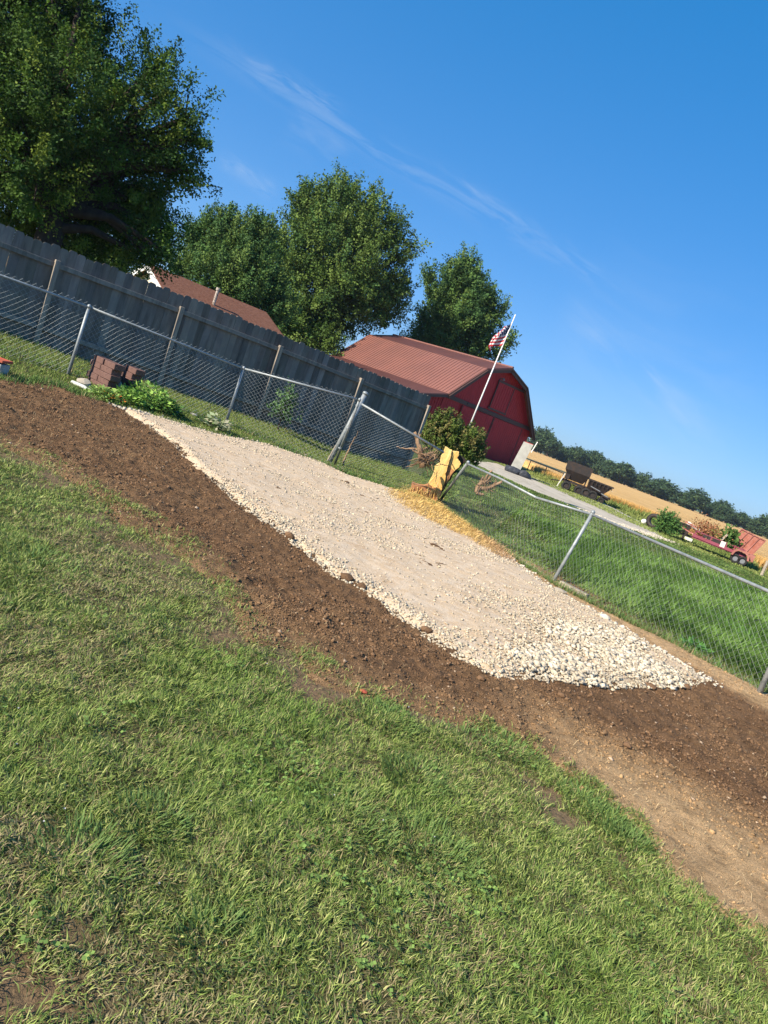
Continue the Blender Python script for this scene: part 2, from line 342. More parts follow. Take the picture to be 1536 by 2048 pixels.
link('ground', npmesh('ground', np.stack([X, Y, Z], -1).reshape(-1, 3), [Q], cg, True), M['soil'])['kind'] = 'structure'

DARK = np.array([.235, .136, .070]); TAN = np.array([.76, .50, .26])
PADLINE = PAD
def dirt_dry(x, y):
    """0 moist dark soil next to the pad, 1 dry tan soil (towards the right foreground and along the fence)"""
    px, py, d = PJ(np.stack([x, y, T(x, y)], -1))
    dl = dist_line(FENCE_LINE, x, y, False)
    e = smooth(x, .95, 1.9)*smooth(-(y-(5.3-.42*(x-1.5))), .25, 1.5)
    f_ = (1-smooth(dl, .35, .95))*smooth(x, 1.2, 2.2)
    lo = (1-smooth(dist_line(GP(DIRT_LOW), x, y, False), .05, .6))*.22
    n = fbm(x*1.6, y*1.6, 31, 4)
    return np.clip(np.maximum(np.maximum(e, f_), lo)+(n-.5)*.75*np.maximum(e, .25), 0, 1)
def dirt_col(x, y):
    k = dirt_dry(x, y)[:, None]; n = fbm(x*6, y*6, 5, 4)[:, None]
    return (DARK*(1-k)+TAN*k)*(.78+.44*n)
def dirt_h(sd, x, y):
    r = 1-.75*dirt_dry(x.ravel(), y.ravel()).reshape(x.shape)
    return -.03+.05*smooth(sd, -.06, .14)+r*((fbm(x*9, y*9, 1, 4)-.5)*.055*smooth(sd, 0, .3)+(fbm(x*24, y*24, 2, 3)-.5)*.034*smooth(sd, 0, .2))+(fbm(x*1.3, y*1.3, 4, 2)-.5)*.05*smooth(sd, 0, .5)
sheet('dirt_strip', DIRT, .022, dirt_h, M['dirt'], dirt_col, seed=11, wob=.10)
def pad_h(sd, x, y):
    return -.03+.085*smooth(sd, -.05, .18)+(fbm(x*11, y*11, 6, 4)-.5)*.016*smooth(sd, 0, .2)+(fbm(x*1.5, y*.9, 8, 2)-.5)*.03*smooth(sd, 0, .6)
sheet('gravel_pad', PAD, .03, pad_h, M['pad'], None, seed=21, wob=.07)
def pad_z(x, y):
    sd = sdist(PAD, x, y)+(fbm(x*2.5, y*2.5, 21, 4)-.5)*.14
    return T(x, y)+np.maximum(pad_h(sd, x, y), dirt_h(sdist(DIRT, x, y)+(fbm(x*2.5, y*2.5, 11, 4)-.5)*.2, x, y))
def gz(x, y):
    x = np.atleast_1d(np.asarray(x, float)); y = np.atleast_1d(np.asarray(y, float))
    return np.maximum(pad_z(x, y), T(x, y))
sheet('driveway', DRIVE, .25, lambda sd, x, y: -.02+.05*smooth(sd, -.1, .5), M['drive'], None, margin=.4, wob=.25, seed=41)

# ------------------------------------------------------------------ scatter helpers
def rand_in(poly, n):
    lo, hi = poly.min(0), poly.max(0); p = RNG.random((n, 2))*(hi-lo)+lo
    return p[pip(poly, p[:, 0], p[:, 1])]
def area(poly): lo, hi = poly.min(0), poly.max(0); return (hi-lo).prod()
def blades(P, length, width, head, lean, col, tipcol=None):
    """P (n,3) roots; length,width,head,lean arrays -> V,F,C of bent tapering blades"""
    n = len(P); h = np.stack([np.cos(head), np.sin(head), np.zeros(n)], 1); s = np.stack([-np.sin(head), np.cos(head), np.zeros(n)], 1)
    tw = RNG.normal(0, .5, n)[:, None]; s = s*np.cos(tw)+h*np.sin(tw)
    up = np.array([0, 0, 1.]); l = length[:, None]; w_ = width[:, None]; le = lean[:, None]
    d1 = up*np.cos(le*.55)+h*np.sin(le*.55); d2 = up*np.cos(le*1.25)+h*np.sin(le*1.25)
    m1 = P+d1*l*.5; tp = m1+d2*l*.5
    V = np.stack([P-s*w_*.35, P+s*w_*.35, m1-s*w_*.5, m1+s*w_*.5, tp], 1).reshape(-1, 3)
    b = np.arange(n)[:, None]*5; F4 = b+np.array([0, 1, 3, 2]); F3 = b+np.array([2, 3, 4])
    tc_ = col if tipcol is None else tipcol
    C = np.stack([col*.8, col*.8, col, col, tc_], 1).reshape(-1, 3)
    return V, [F4, F3], C
def merge(parts):
    V = []; C = []; F = {}; o = 0
    for v, f, c_ in parts:
        V.append(v); C.append(c_)
        for a in f: F.setdefault(a.shape[1], []).append(a+o)
        o += len(v)
    return np.vstack(V), [np.vstack(a) for a in F.values()], np.vstack(C)
def pxpatch(x, y, lst):
    """sum of soft round patches given as (px, py, radius m, weight)"""
    t = np.zeros(len(x))
    for px, py, r, w_ in lst:
        g = G(px, py); d = np.hypot(x-g[0], y-g[1])/r; t = np.maximum(t, w_*np.exp(-d*d))
    return t
GREENS = np.array([[.12, .185, .032], [.17, .235, .045], [.24, .30, .065], [.085, .14, .028], [.31, .34, .10]])
STRAW = np.array([.34, .28, .145]); 

# ---- foreground lawn
LAWN = np.vstack([GP([(-200, 800), (0, 872), (110, 915), (240, 985), (340, 1050), (450, 1120), (520, 1240), (620, 1285), (720, 1355), (840, 1395), (950, 1430), (1060, 1475), (1130, 1515), (1190, 1570), (1270, 1620), (1320, 1690), (1370, 1750), (1440, 1815), (1550, 1870), (1760, 1980)]), [[3.6, 1.0], [1.5, .5], [-2, .5], [-6, 3.5], [-6.5, 6.5]]])
BARE = [(30, 1995, .13, .8), (110, 2040, .08, .6), (5, 1930, .10, .7), (150, 1880, .06, .8), (60, 1500, .13, .75), (10, 1480, .12, .6), (760, 1985, .05, .4),
        (1090, 1590, .12, 1.0), (1125, 1640, .12, 1.0), (1060, 1560, .08, .9), (560, 1330, .12, .5), (620, 1870, .08, .5), (780, 1210, .1, .4), (590, 1930, .07, .5), (300, 1200, .2, .35)]
DRYP = [(240, 1750, .22, .9), (90, 1330, .4, .5), (300, 1480, .25, .6), (620, 1740, .25, .7), (820, 1990, .3, .8), (1000, 1930, .3, .5), (330, 1990, .25, .7), (60, 1700, .25, .6), (200, 1110, .5, .7), (350, 1180, .4, .8), (560, 1280, .3, .6), (1000, 1510, .25, .7), (430, 1700, .15, .5), (1420, 1990, .3, .4), (150, 1190, .4, .6)]
LUSH = [(560, 1560, .3, .8), (830, 1600, .25, .9), (470, 1330, .25, .8), (620, 1700, .15, .8), (250, 1300, .2, .6), (600, 1420, .25, .7), (1240, 1560, .1, .3), (1100, 1950, .3, .5), (150, 1050, .3, .7), (790, 1420, .15, .7)]
def lawn_density(x, y):
    lf_ = smooth(-x, -.6, 1.2)
    e = -sdist(DIRT, x, y)+(fbm(x*3, y*3, 51, 4)-.5)*(.55+.9*lf_)
    rt_ = smooth(x, .3, .9); e = e*(1-rt_)+rt_*(-sdist(DIRT, x, y)+(fbm(x*5, y*5, 52, 4)-.5)*.5+.08)
    d = .03+.97*smooth(e, -.12-.2*lf_, .34+.45*lf_-.2*rt_)
    b = pxpatch(x, y, BARE); d = d*(1-np.clip((b-.25)*1.8+(fbm(x*9, y*9, 53, 3)-.5)*.8*(b > .12), 0, .97))
    d = d*(.52+.48*smooth(fbm(x*9, y*9, 57, 3), .30, .48))
    return np.clip(d, 0, 1)
n_try = int(area(LAWN)*36000)
p = rand_in(LAWN, n_try); x, y = p.T
keep = inview(np.stack([x, y, T(x, y)], -1), 120); x, y = x[keep], y[keep]
dist = np.hypot(x, y); lod = np.clip((2.6/np.maximum(dist, .1))**1.1, .22, 1)
keep = RNG.random(len(x)) < lawn_density(x, y)*lod; x, y = x[keep], y[keep]; dist = dist[keep]; lod = lod[keep]; n = len(x)
print('lawn blades', n)
dry = np.clip(pxpatch(x, y, DRYP)*1.0+(fbm(x*3.2, y*3.2, 61, 4)-.52)*2.0, 0, 1); lush = np.clip(pxpatch(x, y, LUSH)+(fbm(x*1.8, y*1.8, 67, 3)-.55)*1.6, 0, 1)
swirl = fbm(x*1.6, y*1.6, 71, 2)*9+fbm(x*11, y*11, 73, 2)*12
head = swirl+RNG.normal(0, 1.2, n)
leng = (.020+.026*RNG.random(n)+.016*fbm(x*2.2, y*2.2, 77, 2)+.012*lush)*(1-.25*dry)
k = RNG.random(n); gi = (k*5).astype(int)
colr = GREENS[gi]*(.8+.45*RNG.random((n, 1)))*np.array([1.28, 1.22, 1.5])
colr = colr*(1-.45*lush[:, None])+.45*lush[:, None]*np.array([.14, .26, .04])
st = (RNG.random(n) < .06+.55*dry)[:, None]; colr = np.where(st, STRAW*(.55+.75*RNG.random((n, 1))), colr)
lean = np.clip(RNG.normal(1.02, .38, n)+.2*dry, .02, 1.45)
P = np.stack([x, y, np.maximum(T(x, y)+(fbm(x*5, y*5, 9, 3)-.5)*.05*smooth(-sdist(DIRT, x, y), 0, .25), np.where(sdist(DIRT, x, y) > -.08, gz(x, y), -9))-.004], 1)
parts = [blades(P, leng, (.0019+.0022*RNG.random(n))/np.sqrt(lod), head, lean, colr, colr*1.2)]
# tall coarse tufts
for (px, py, r_, nb) in [(770, 1440, .18, 500), (830, 1560, .16, 700), (300, 1640, .12, 220), (690, 1640, .2, 500), (860, 1700, .2, 500), (160, 1720, .15, 300), (1210, 1640, .14, 420), (1160, 1600, .12, 300), (590, 1310, .1, 160), (760, 1400, .25, 260), (430, 1890, .12, 220), (1020, 1500, .18, 350), (1250, 1680, .12, 300), (60, 1130, .3, 400), (640, 1380, .15, 250), (930, 1480, .2, 350)]:
    g = G(px, py); a = RNG.random(nb)*6.28; rr = r_*np.sqrt(RNG.random(nb)); X_ = g[0]+rr*np.cos(a); Y_ = g[1]+rr*np.sin(a)
    ok = lawn_density(X_, Y_) > .3; X_, Y_, a = X_[ok], Y_[ok], a[ok]; nb = len(X_)
    c_ = np.array([.14, .22, .06])*(.7+.6*RNG.random((nb, 1)))
    parts.append(blades(np.stack([X_, Y_, T(X_, Y_)-.004], 1), (.035+.042*RNG.random(nb)), .0032+.003*RNG.random(nb), a+RNG.normal(0, .6, nb), np.clip(RNG.normal(.8, .25, nb), .1, 1.3), c_, c_*1.2))
V, F, C = merge(parts)
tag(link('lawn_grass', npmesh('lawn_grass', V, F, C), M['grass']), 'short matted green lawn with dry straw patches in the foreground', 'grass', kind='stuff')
# clover and small broadleaf weeds
def leaf_quads(P, a, s_, ln, wd, col):
    """diamond leaves: centre line a, side s_"""
    n = len(P); l = ln[:, None]; w_ = wd[:, None]; nrm = np.cross(a, s_)
    V = np.stack([P, P+a*l*.5+s_*w_*.5+nrm*l*.06, P+a*l, P+a*l*.5-s_*w_*.5+nrm*l*.06], 1).reshape(-1, 3)
    return V, [np.arange(n)[:, None]*4+np.arange(4)], np.repeat(col, 4, 0)
p = rand_in(LAWN, int(area(LAWN)*900)); x, y = p.T
cl = np.clip(pxpatch(x, y, [(640, 1730, .16, 1), (900, 1760, .3, .9), (800, 1830, .25, .8), (560, 1520, .3, .6), (860, 1880, .2, .9), (1290, 1960, .3, .6), (760, 1960, .2, .8), (120, 1900, .1, .7), (480, 1340, .2, .8), (950, 1960, .3, .6), (620, 1580, .2, .6), (1030, 1980, .2, .8), (200, 1240, .2, .7)])+(fbm(x*2.5, y*2.5, 91, 3)-.6)*2, 0, 1)
ok = (RNG.random(len(x)) < cl) & inview(np.stack([x, y, T(x, y)], -1), 60) & (lawn_density(x, y) > .4); x, y = x[ok], y[ok]; n = len(x)
hh = .022+.025*RNG.random(n); P0 = np.stack([x, y, T(x, y)+hh], 1); parts = []
c_ = np.array([.18, .28, .07])*(.7+.6*RNG.random((n, 1)))
for k in range(3):
    a = RNG.random(n)*6.28 if k == 0 else a+2.09; tl = RNG.normal(.1, .35, n)
    av = np.stack([np.cos(a)*np.cos(tl), np.sin(a)*np.cos(tl), np.sin(tl)], 1); sv = np.stack([-np.sin(a), np.cos(a), RNG.normal(0, .3, n)], 1)
    parts.append(leaf_quads(P0, av, sv, hs_:=.009+.006*RNG.random(n), hs_*1.05, c_))
fl = rand_in(LAWN, 260); fx, fy = fl.T; ok = (lawn_density(fx, fy) > .5) & (fbm(fx*2, fy*2, 95, 3) > .6); fx, fy = fx[ok], fy[ok]; n = len(fx)
for k in range(4):
    a = RNG.random(n)*6.28; av = np.stack([np.cos(a)*.5, np.sin(a)*.5, .7+0*a], 1); sv = np.stack([-np.sin(a), np.cos(a), 0*a], 1)
    parts.append(leaf_quads(np.stack([fx, fy, T(fx, fy)+.06], 1), av, sv, np.full(n, .007), np.full(n, .007), np.full((n, 3), .50)))
V, F, C = merge(parts)
tag(link('clover_patches', npmesh('clover_patches', V, F, C), M['leaf']), 'bright small clover leaves and white clover heads among the lawn', 'clover', kind='stuff')

# ---- lawn behind the chain link fence
FL = np.array([(-12.3, 8.9), (-7.5, 12.75), (.2, 19.6)])      # board fence line at the ground
BACK = np.vstack([GP([(-260, 670), (-100, 722), (0, 757), (100, 765), (160, 790), (232, 812), (300, 832), (420, 866), (520, 885), (640, 922), (700, 950), (780, 972)]), [[.9, 14.0], [1.6, 18], [.4, 19.5], [-7.5, 12.7], [-12.3, 8.8]]])
p = rand_in(BACK, int(area(BACK)*2600)); x, y = p.T; ok = inview(np.stack([x, y, T(x, y)], -1), 150); x, y = x[ok], y[ok]; n = len(x)
def gcol(n, base, var=.3, straw=.1):
    c_ = np.array(base)*(1-var+2*var*RNG.random((n, 1))); s_ = (RNG.random(n) < straw)[:, None]
    return np.where(s_, STRAW*(.6+.6*RNG.random((n, 1))), c_)
c_ = gcol(n, (.19, .25, .06), .3, .1)
parts = [blades(np.stack([x, y, T(x, y)-.004], 1), .04+.035*RNG.random(n), .007+.003*RNG.random(n), RNG.random(n)*6.28, np.clip(RNG.normal(.6, .3, n), .05, 1.3), c_, c_*1.15)]
# ragged longer grass at the pad edge, fence foot and along the dirt
E1 = GP([(-260, 672), (-100, 724), (0, 759), (100, 768), (160, 792)]); E2 = GP([(420, 866), (520, 885), (640, 922), (700, 950), (780, 972)])
for line, hgt, cnt in ((E1, .09, 2600), (E2, .07, 1800), (np.array([(-12, 9.1), (-7.4, 12.8), (.2, 19.5)]), .10, 6000), (np.array([(-8, 10.2), (-5.6, 11.5), (-3.4, 13.4), (-1.35, 13.6), (1, 13.9)]), .10, 4500)):
    seg = RNG.integers(0, len(line)-1, cnt); t = RNG.random(cnt)[:, None]; q = line[seg]*(1-t)+line[seg+1]*t+RNG.normal(0, .11, (cnt, 2))
    c_ = gcol(cnt, (.12, .20, .05), .35, .15)
    parts.append(blades(np.stack([q[:, 0], q[:, 1], gz(q[:, 0], q[:, 1])*.3+T(q[:, 0], q[:, 1])*.7-.01], 1), hgt*(.5+RNG.random(cnt)), .007+.004*RNG.random(cnt), RNG.random(cnt)*6.28, np.clip(RNG.normal(.5, .3, cnt), .05, 1.3), c_, c_*1.15))
V, F, C = merge(parts)
tag(link('back_lawn_grass', npmesh('back_lawn_grass', V, F, C), M['grass']), 'sunlit mown grass strip between the chain link and the grey board fence', 'grass', kind='stuff')

# ---- meadow right of the fence (mown strip, then tall bright grass)
MEAD = np.vstack([[[1.0, 13.9], [2.55, 9.77], [4.45, 7.45], [7.2, 4.1], [12, 8], [26, 30], [24, 36]], GP([(1536, 1130)]), GP([(1440, 1110), (1380, 1090)]), GP(DRV_LOW)[::-1], [[2.2, 36], [.6, 20]]])
p = rand_in(MEAD, int(area(MEAD)*1500)); x, y = p.T; P = np.stack([x, y, T(x, y)], -1); ok = inview(P, 140); x, y = x[ok], y[ok]
dist = np.hypot(x, y); lod = np.clip((9/dist)**1.4, .16, 1); ok = RNG.random(len(x)) < lod; x, y, dist, lod = x[ok], y[ok], dist[ok], lod[ok]; n = len(x)
dl = dist_line(FENCE_LINE, x, y, False); tall = smooth(dl+(fbm(x*1.2, y*1.2, 15, 3)-.5)*1.2-np.where(y > 12.5, (y-12.5)*.55, 0), 1.0, 1.9)*(1-smooth(y-.45*(x-3), 17, 21))
print('meadow blades', n)
clump = fbm(x*1.1, y*1.1, 19, 3); c_ = gcol(n, (.16, .24, .06), .3, .08)
c2 = (np.array([.10, .215, .04])*(1-clump[:, None])+np.array([.17, .27, .06])*clump[:, None])*(.6+.7*RNG.random((n, 1))); c_ = c_*(1-tall[:, None])+c2*tall[:, None]
leng = (.05+.04*RNG.random(n))*(1-tall)+tall*(.16+.17*RNG.random(n)+.22*np.clip(clump-.45, 0, 1))
parts = [blades(np.stack([x, y, T(x, y)-.01], 1), leng, (.006+.005*RNG.random(n))/lod**.6, clump*9+RNG.normal(0, .8, n), np.clip(RNG.normal(.75, .25, n), .05, 1.25), c_, c_*1.15)]
seg = RNG.integers(0, 3, 6000); t = RNG.random(6000)[:, None]; q = FENCE_LINE[1:][seg]*(1-t)+FENCE_LINE[1:][seg+1]*t+np.array([.10, .07])+RNG.normal(0, .07, (6000, 2))
c_ = gcol(6000, (.13, .22, .06), .35, .25); parts.append(blades(np.stack([q[:, 0], q[:, 1], T(q[:, 0], q[:, 1])-.01], 1), .06+.10*RNG.random(6000), .005+.003*RNG.random(6000), RNG.random(6000)*6.28, np.clip(RNG.normal(.6, .3, 6000), .05, 1.3), c_, c_))
V, F, C = merge(parts)
tag(link('meadow_grass', npmesh('meadow_grass', V, F, C), M['grass']), 'tall bright green grass beyond the chain link fence', 'grass', kind='stuff')

# ---- rough verge beyond the drive, and the wheat
WN = [(1040, 898), (1128, 964), (1215, 985), (1260, 1000), (1330, 1030), (1430, 1058), (1536, 1118)]   # near edge of the wheat (at its foot)
wn = GP([(1086, 954), (1128, 975), (1215, 1008), (1270, 1028), (1335, 1056), (1440, 1096), (1536, 1146), (1700, 1215)])
VERGE = np.vstack([GP(DRV_UP), GP([(1334, 1079), (1380, 1098), (1440, 1118), (1536, 1160), (1700, 1230)]), wn[::-1]])
p = rand_in(VERGE, int(area(VERGE)*160)); x, y = p.T; n = len(x)
edge = dist_line(wn, x, y, False); hgt = .12+.55*(1-smooth(edge, .5, 3.2))*smooth(fbm(x*.5, y*.5, 23, 3), .3, .55)*smooth(y, 30, 38)
kk = fbm(x*.7, y*.7, 29, 3)[:, None]; c_ = (np.array([.16, .23, .05])*(1-kk)+np.array([.30, .32, .10])*kk)*(.6+.7*RNG.random((n, 1)))
parts = [blades(np.stack([x, y, T(x, y)-.02], 1), hgt*(.5+.8*RNG.random(n)), .03+.02*RNG.random(n), RNG.random(n)*6.28, np.clip(RNG.normal(.5, .25, n), .05, 1.2), c_, c_*1.1)]
V, F, C = merge(parts)
tag(link('verge_weeds', npmesh('verge_weeds', V, F, C), M['grass']), 'rough yellow green weeds between the gravel drive and the wheat', 'weeds', kind='stuff')
cnt = 26000; seg = RNG.integers(0, len(wn)-1, cnt); t = RNG.random(cnt)[:, None]; q = wn[seg]*(1-t)+wn[seg+1]*t; q[:, 1] += RNG.random(cnt)**2*5-.3; q[:, 0] += RNG.normal(0, .3, cnt)
c_ = np.array([.62, .38, .13])*(.6+.65*RNG.random((cnt, 1)))
V, F, C = merge([blades(np.stack([q[:, 0], q[:, 1], T(q[:, 0], q[:, 1])-.02], 1), .45+.3*RNG.random(cnt), .025+.02*RNG.random(cnt), RNG.random(cnt)*6.28, np.clip(RNG.normal(.25, .15, cnt), .02, .9), c_, c_*1.1)])
tag(link('wheat_edge_stalks', npmesh('wheat_edge_stalks', V, F, C), M['grass']), 'golden standing stalks along the near edge of the wheat field', 'wheat', kind='stuff')
# wheat field: closed slab of standing crop
top = .36; far = [(420., 520.), (-260., 380.)]
wl = [(-60., 92.), (3., 74.), (12., 60.)]+[(a, b+.6) for a, b in wn]+[(90., 12.)]
ring = wl+[(520., 260.)]+far
mb = MB(); mb.poly([(a, b, -.3) for a, b in ring], (0, 0, top+.3)); o = mb.build('wheat_field', M['wheat']); o['kind'] = 'structure'

# ------------------------------------------------------------------ loose stones, clods, straw
def ico():
    t = (1+5**.5)/2; v = np.array([(-1, t, 0), (1, t, 0), (-1, -t, 0), (1, -t, 0), (0, -1, t), (0, 1, t), (0, -1, -t), (0, 1, -t), (t, 0, -1), (t, 0, 1), (-t, 0, -1), (-t, 0, 1)], float)
    f = np.array([(0, 11, 5), (0, 5, 1), (0, 1, 7), (0, 7, 10), (0, 10, 11), (1, 5, 9), (5, 11, 4), (11, 10, 2), (10, 7, 6), (7, 1, 8), (3, 9, 4), (3, 4, 2), (3, 2, 6), (3, 6, 8), (3, 8, 9), (4, 9, 5), (2, 4, 11), (6, 2, 10), (8, 6, 7), (9, 8, 1)])
    return v/np.linalg.norm(v[0]), f
IV, IF = ico()
def rocks(P, size, col, flat=.65, jit=.36):
    n = len(P); sc = np.stack([size*(.75+.6*RNG.random(n)), size*(.6+.5*RNG.random(n)), size*flat*(.6+.5*RNG.random(n))], 1)
    v = IV[None]*np.clip(1+RNG.normal(0, jit, (n, 12, 1)), .35, 1.6)*sc[:, None]+RNG.normal(0, jit*.25, (n, 12, 3))*size[:, None, None]
    a = RNG.random(n)*6.28; b = RNG.normal(0, .5, n); ca, sa, cb, sb = np.cos(a), np.sin(a), np.cos(b), np.sin(b)
    Rm = np.stack([np.stack([ca, -sa*cb, sa*sb], 1), np.stack([sa, ca*cb, -ca*sb], 1), np.stack([0*a, sb, cb], 1)], 1)
    v = np.einsum('nij,nkj->nki', Rm, v)+P[:, None]
    return v.reshape(-1, 3), [(np.arange(n)[:, None, None]*12+IF[None]).reshape(-1, 3)], np.repeat(col, 12, 0)
# pad gravel: size field, bigger in the heap at the near right end, small crushed stone in swaths
p = rand_in(PAD, int(area(PAD)*2600)); x, y = p.T; sd = sdist(PAD, x, y)
heapc = [(1200, 1310, .75, 1), (1120, 1340, .45, 1), (1290, 1345, .5, 1), (1180, 1275, .3, .8), (1330, 1362, .3, 1), (1060, 1335, .3, .8), (1240, 1285, .35, .7)]
hp = pxpatch(x, y, heapc)
sw = smooth(fbm((x*.8+y*.55)*.9, (y*.8-x*.55)*2.6, 81, 4), .50, .66)
near_edge = 1-smooth(sd, .05, .38)
lowl = dist_line(GP([(1230, 1383), (1100, 1370), (970, 1360), (900, 1318), (830, 1268), (740, 1200), (660, 1155), (560, 1078), (480, 1018), (430, 975)]), x, y, False); lowe = 1-smooth(lowl, .05, .55)
dens = np.clip(.04+.34*sw+.30*near_edge+(.55*lowe)*(.45+fbm(x*3, y*3, 83, 3))+1.0*hp, 0, 1)*np.clip((7/np.hypot(x, y)), .45, 1)
ok = (RNG.random(len(x)) < dens) & (sd > -.05); x, y, sd, hp = x[ok], y[ok], sd[ok], hp[ok]; n = len(x); d = np.hypot(x, y)
size = (.0045+.011*RNG.random(n)**2.2+.002*(d > 9)+.002*lowe[ok]+hp*.005)*(1+.6*hp*RNG.random(n))
tone = .55+.5*RNG.random((n, 1)); c_ = np.array([1, .97, .90])*tone
print('stones', n)
V, F, C = merge([rocks(np.stack([x, y, pad_z(x, y)+size*.3+hp*.02*RNG.random(n)], 1), size, c_)])
tag(link('crushed_limestone', npmesh('crushed_limestone', V, F, C), M['stone']), 'loose pale crushed limestone scattered over the pad', 'gravel', kind='stuff')
# big stones of the heap, also spilled along the edges
parts = []
xs_, ys_ = [], []
for (px, py, r_, w_), k in zip(heapc, (420, 260, 260, 70, 100, 80, 90)):
    g = G(px, py); a = RNG.random(k)*6.28; rr = r_*.8*np.sqrt(RNG.random(k)); xs_.append(g[0]+rr*np.cos(a)); ys_.append(g[1]+rr*np.sin(a))
x = np.concatenate(xs_); y = np.concatenate(ys_); ok = sdist(PAD, x, y) > -.03; x, y = x[ok], y[ok]; n = len(x); size = .011+.021*RNG.random(n)**2
parts.append(rocks(np.stack([x, y, pad_z(x, y)+size*.45+.015*RNG.random(n)], 1), size, np.array([1.06, 1.04, 1.])*(.65+.5*RNG.random((n, 1)))))
lin = GP([(1010, 1112), (1060, 1150), (1130, 1195), (1200, 1232), (1290, 1288), (1350, 1325), (1425, 1372)]); cnt = 420; seg = RNG.integers(0, 6, cnt); t = RNG.random(cnt)[:, None]; q = lin[seg]*(1-t)+lin[seg+1]*t+RNG.normal(0, .07, (cnt, 2)); size = .012+.02*RNG.random(cnt)**2
parts.append(rocks(np.stack([q[:, 0], q[:, 1], gz(q[:, 0], q[:, 1])+size*.3], 1), size, np.ones((cnt, 3))*(.8+.3*RNG.random((cnt, 1)))))
lin = GP([(232, 812), (300, 832), (420, 866), (520, 885), (640, 922)]); cnt = 700; seg = RNG.integers(0, 4, cnt); t = RNG.random(cnt)[:, None]; q = lin[seg]*(1-t)+lin[seg+1]*t+RNG.normal(0, .12, (cnt, 2)); size = .012+.02*RNG.random(cnt)**2
parts.append(rocks(np.stack([q[:, 0], q[:, 1], gz(q[:, 0], q[:, 1])+size*.3], 1), size, np.ones((cnt, 3))*(.6+.5*RNG.random((cnt, 1)))))
lin = GP([(1185, 1029), (1260, 1058), (1330, 1078)]); cnt = 1500; seg = RNG.integers(0, 2, cnt); t = RNG.random(cnt)[:, None]; q = lin[seg]*(1-t)+lin[seg+1]*t+RNG.normal(0, .35, (cnt, 2)); size = .025+.035*RNG.random(cnt)**2
parts.append(rocks(np.stack([q[:, 0], q[:, 1], T(q[:, 0], q[:, 1])+.02], 1), size, np.ones((cnt, 3))*(.8+.3*RNG.random((cnt, 1))), flat=.5))
V, F, C = merge(parts)
tag(link('coarse_limestone', npmesh('coarse_limestone', V, F, C), M['stone']), 'coarse white limestone chunks heaped at the near end and edges of the pad', 'gravel', kind='stuff')
# clods
p = rand_in(DIRT, int(area(DIRT)*6500)); x, y = p.T; sdp = sdist(PAD, x, y); dr = dirt_dry(x, y)
d = np.hypot(x, y); ok = (sdp < -.01) & (sdist(DIRT, x, y) > -.02) & (RNG.random(len(x)) < (1-.88*dr)*np.clip(4.2/d, .3, 1)*(.3+.7*smooth(fbm(x*2, y*2, 88, 3), .35, .6))) & inview(np.stack([x, y, T(x, y)], -1), 100)
x, y, dr = x[ok], y[ok], dr[ok]; n = len(x); size = .003+.0055*RNG.random(n)**3+.013*RNG.random(n)**24
print('clods', n)
c_ = np.ones((n, 3))*(.75+.6*RNG.random((n, 1))); c_ = c_*(1-dr[:, None])+c_*dr[:, None]*np.array([2.5, 2.7, 2.4]); pale = (RNG.random(n) < .02)[:, None]; c_ = np.where(pale, np.array([2.9, 3.6, 4.4])*(.6+.5*RNG.random((n, 1))), c_)
V, F, C = merge([rocks(np.stack([x, y, gz(x, y)+size*.2], 1), size, c_, flat=.75)])
tag(link('soil_clods', npmesh('soil_clods', V, F, C), M['clod']), 'crumbled dark soil clods over the raked dirt strip', 'soil', kind='stuff')
# straw and roots on the dry dirt, sprigs of torn turf near the lawn edge
p = rand_in(DIRT, int(area(DIRT)*480)); x, y = p.T; dr = dirt_dry(x, y); low = 1-smooth(dist_line(GP(DIRT_LOW), x, y, False), .1, .9); lft = smooth(-x, 1.5, 3.5)*(1-smooth(y, 9.5, 11))
ok = (sdist(PAD, x, y) < 0) & (RNG.random(len(x)) < np.clip(.05+.75*dr**2+.28*low+.30*lft, 0, 1)) & inview(np.stack([x, y, T(x, y)], -1), 100); x, y, dr = x[ok], y[ok], dr[ok]; n = len(x)
c_ = np.array([.50, .37, .20])*(.5+.8*RNG.random((n, 1)))
V, F, C = merge([blades(np.stack([x, y, gz(x, y)+.004], 1), .02+.07*RNG.random(n)**2, .0018+.0018*RNG.random(n), RNG.random(n)*6.28, np.full(n, 1.32)+RNG.normal(0, .08, n), c_, c_)])
tag(link('straw_litter', npmesh('straw_litter', V, F, C), M['shaving']), 'dry straw and root bits lying on the tan and brown dirt', 'straw', kind='stuff')

# ------------------------------------------------------------------ sawdust and shavings
def saw_h(sd, x, y): return -.02+.055*smooth(sd, -.05, .45)+(fbm(x*9, y*9, 7, 4)-.5)*.05*smooth(sd, 0, .15)
SAW2 = GP([(765, 985), (800, 972), (840, 968), (885, 998), (905, 1030), (955, 1066), (1015, 1100), (1030, 1138), (976, 1110), (922, 1078), (870, 1056), (820, 1030), (785, 1006)])
sheet('sawdust', SAW2, .03, saw_h, M['dust'], None, seed=77, wob=.12)
bpy.data.objects['sawdust']['kind'] = 'stuff'; tag(bpy.data.objects['sawdust'], 'low mound of yellow sawdust beside the split stump', 'sawdust')
def saw_z(x, y): return np.maximum(pad_z(x, y), T(x, y)+saw_h(sdist(SAW2, x, y), x, y))
p = rand_in(SAW2, int(area(SAW2)*3600)); p = p[RNG.random(len(p)) < .25+.75*smooth(sdist(SAW2, p[:, 0], p[:, 1])+(fbm(p[:, 0]*6, p[:, 1]*6, 97, 3)-.5)*.4, 0, .3)]; x, y = p.T; n1 = len(x)
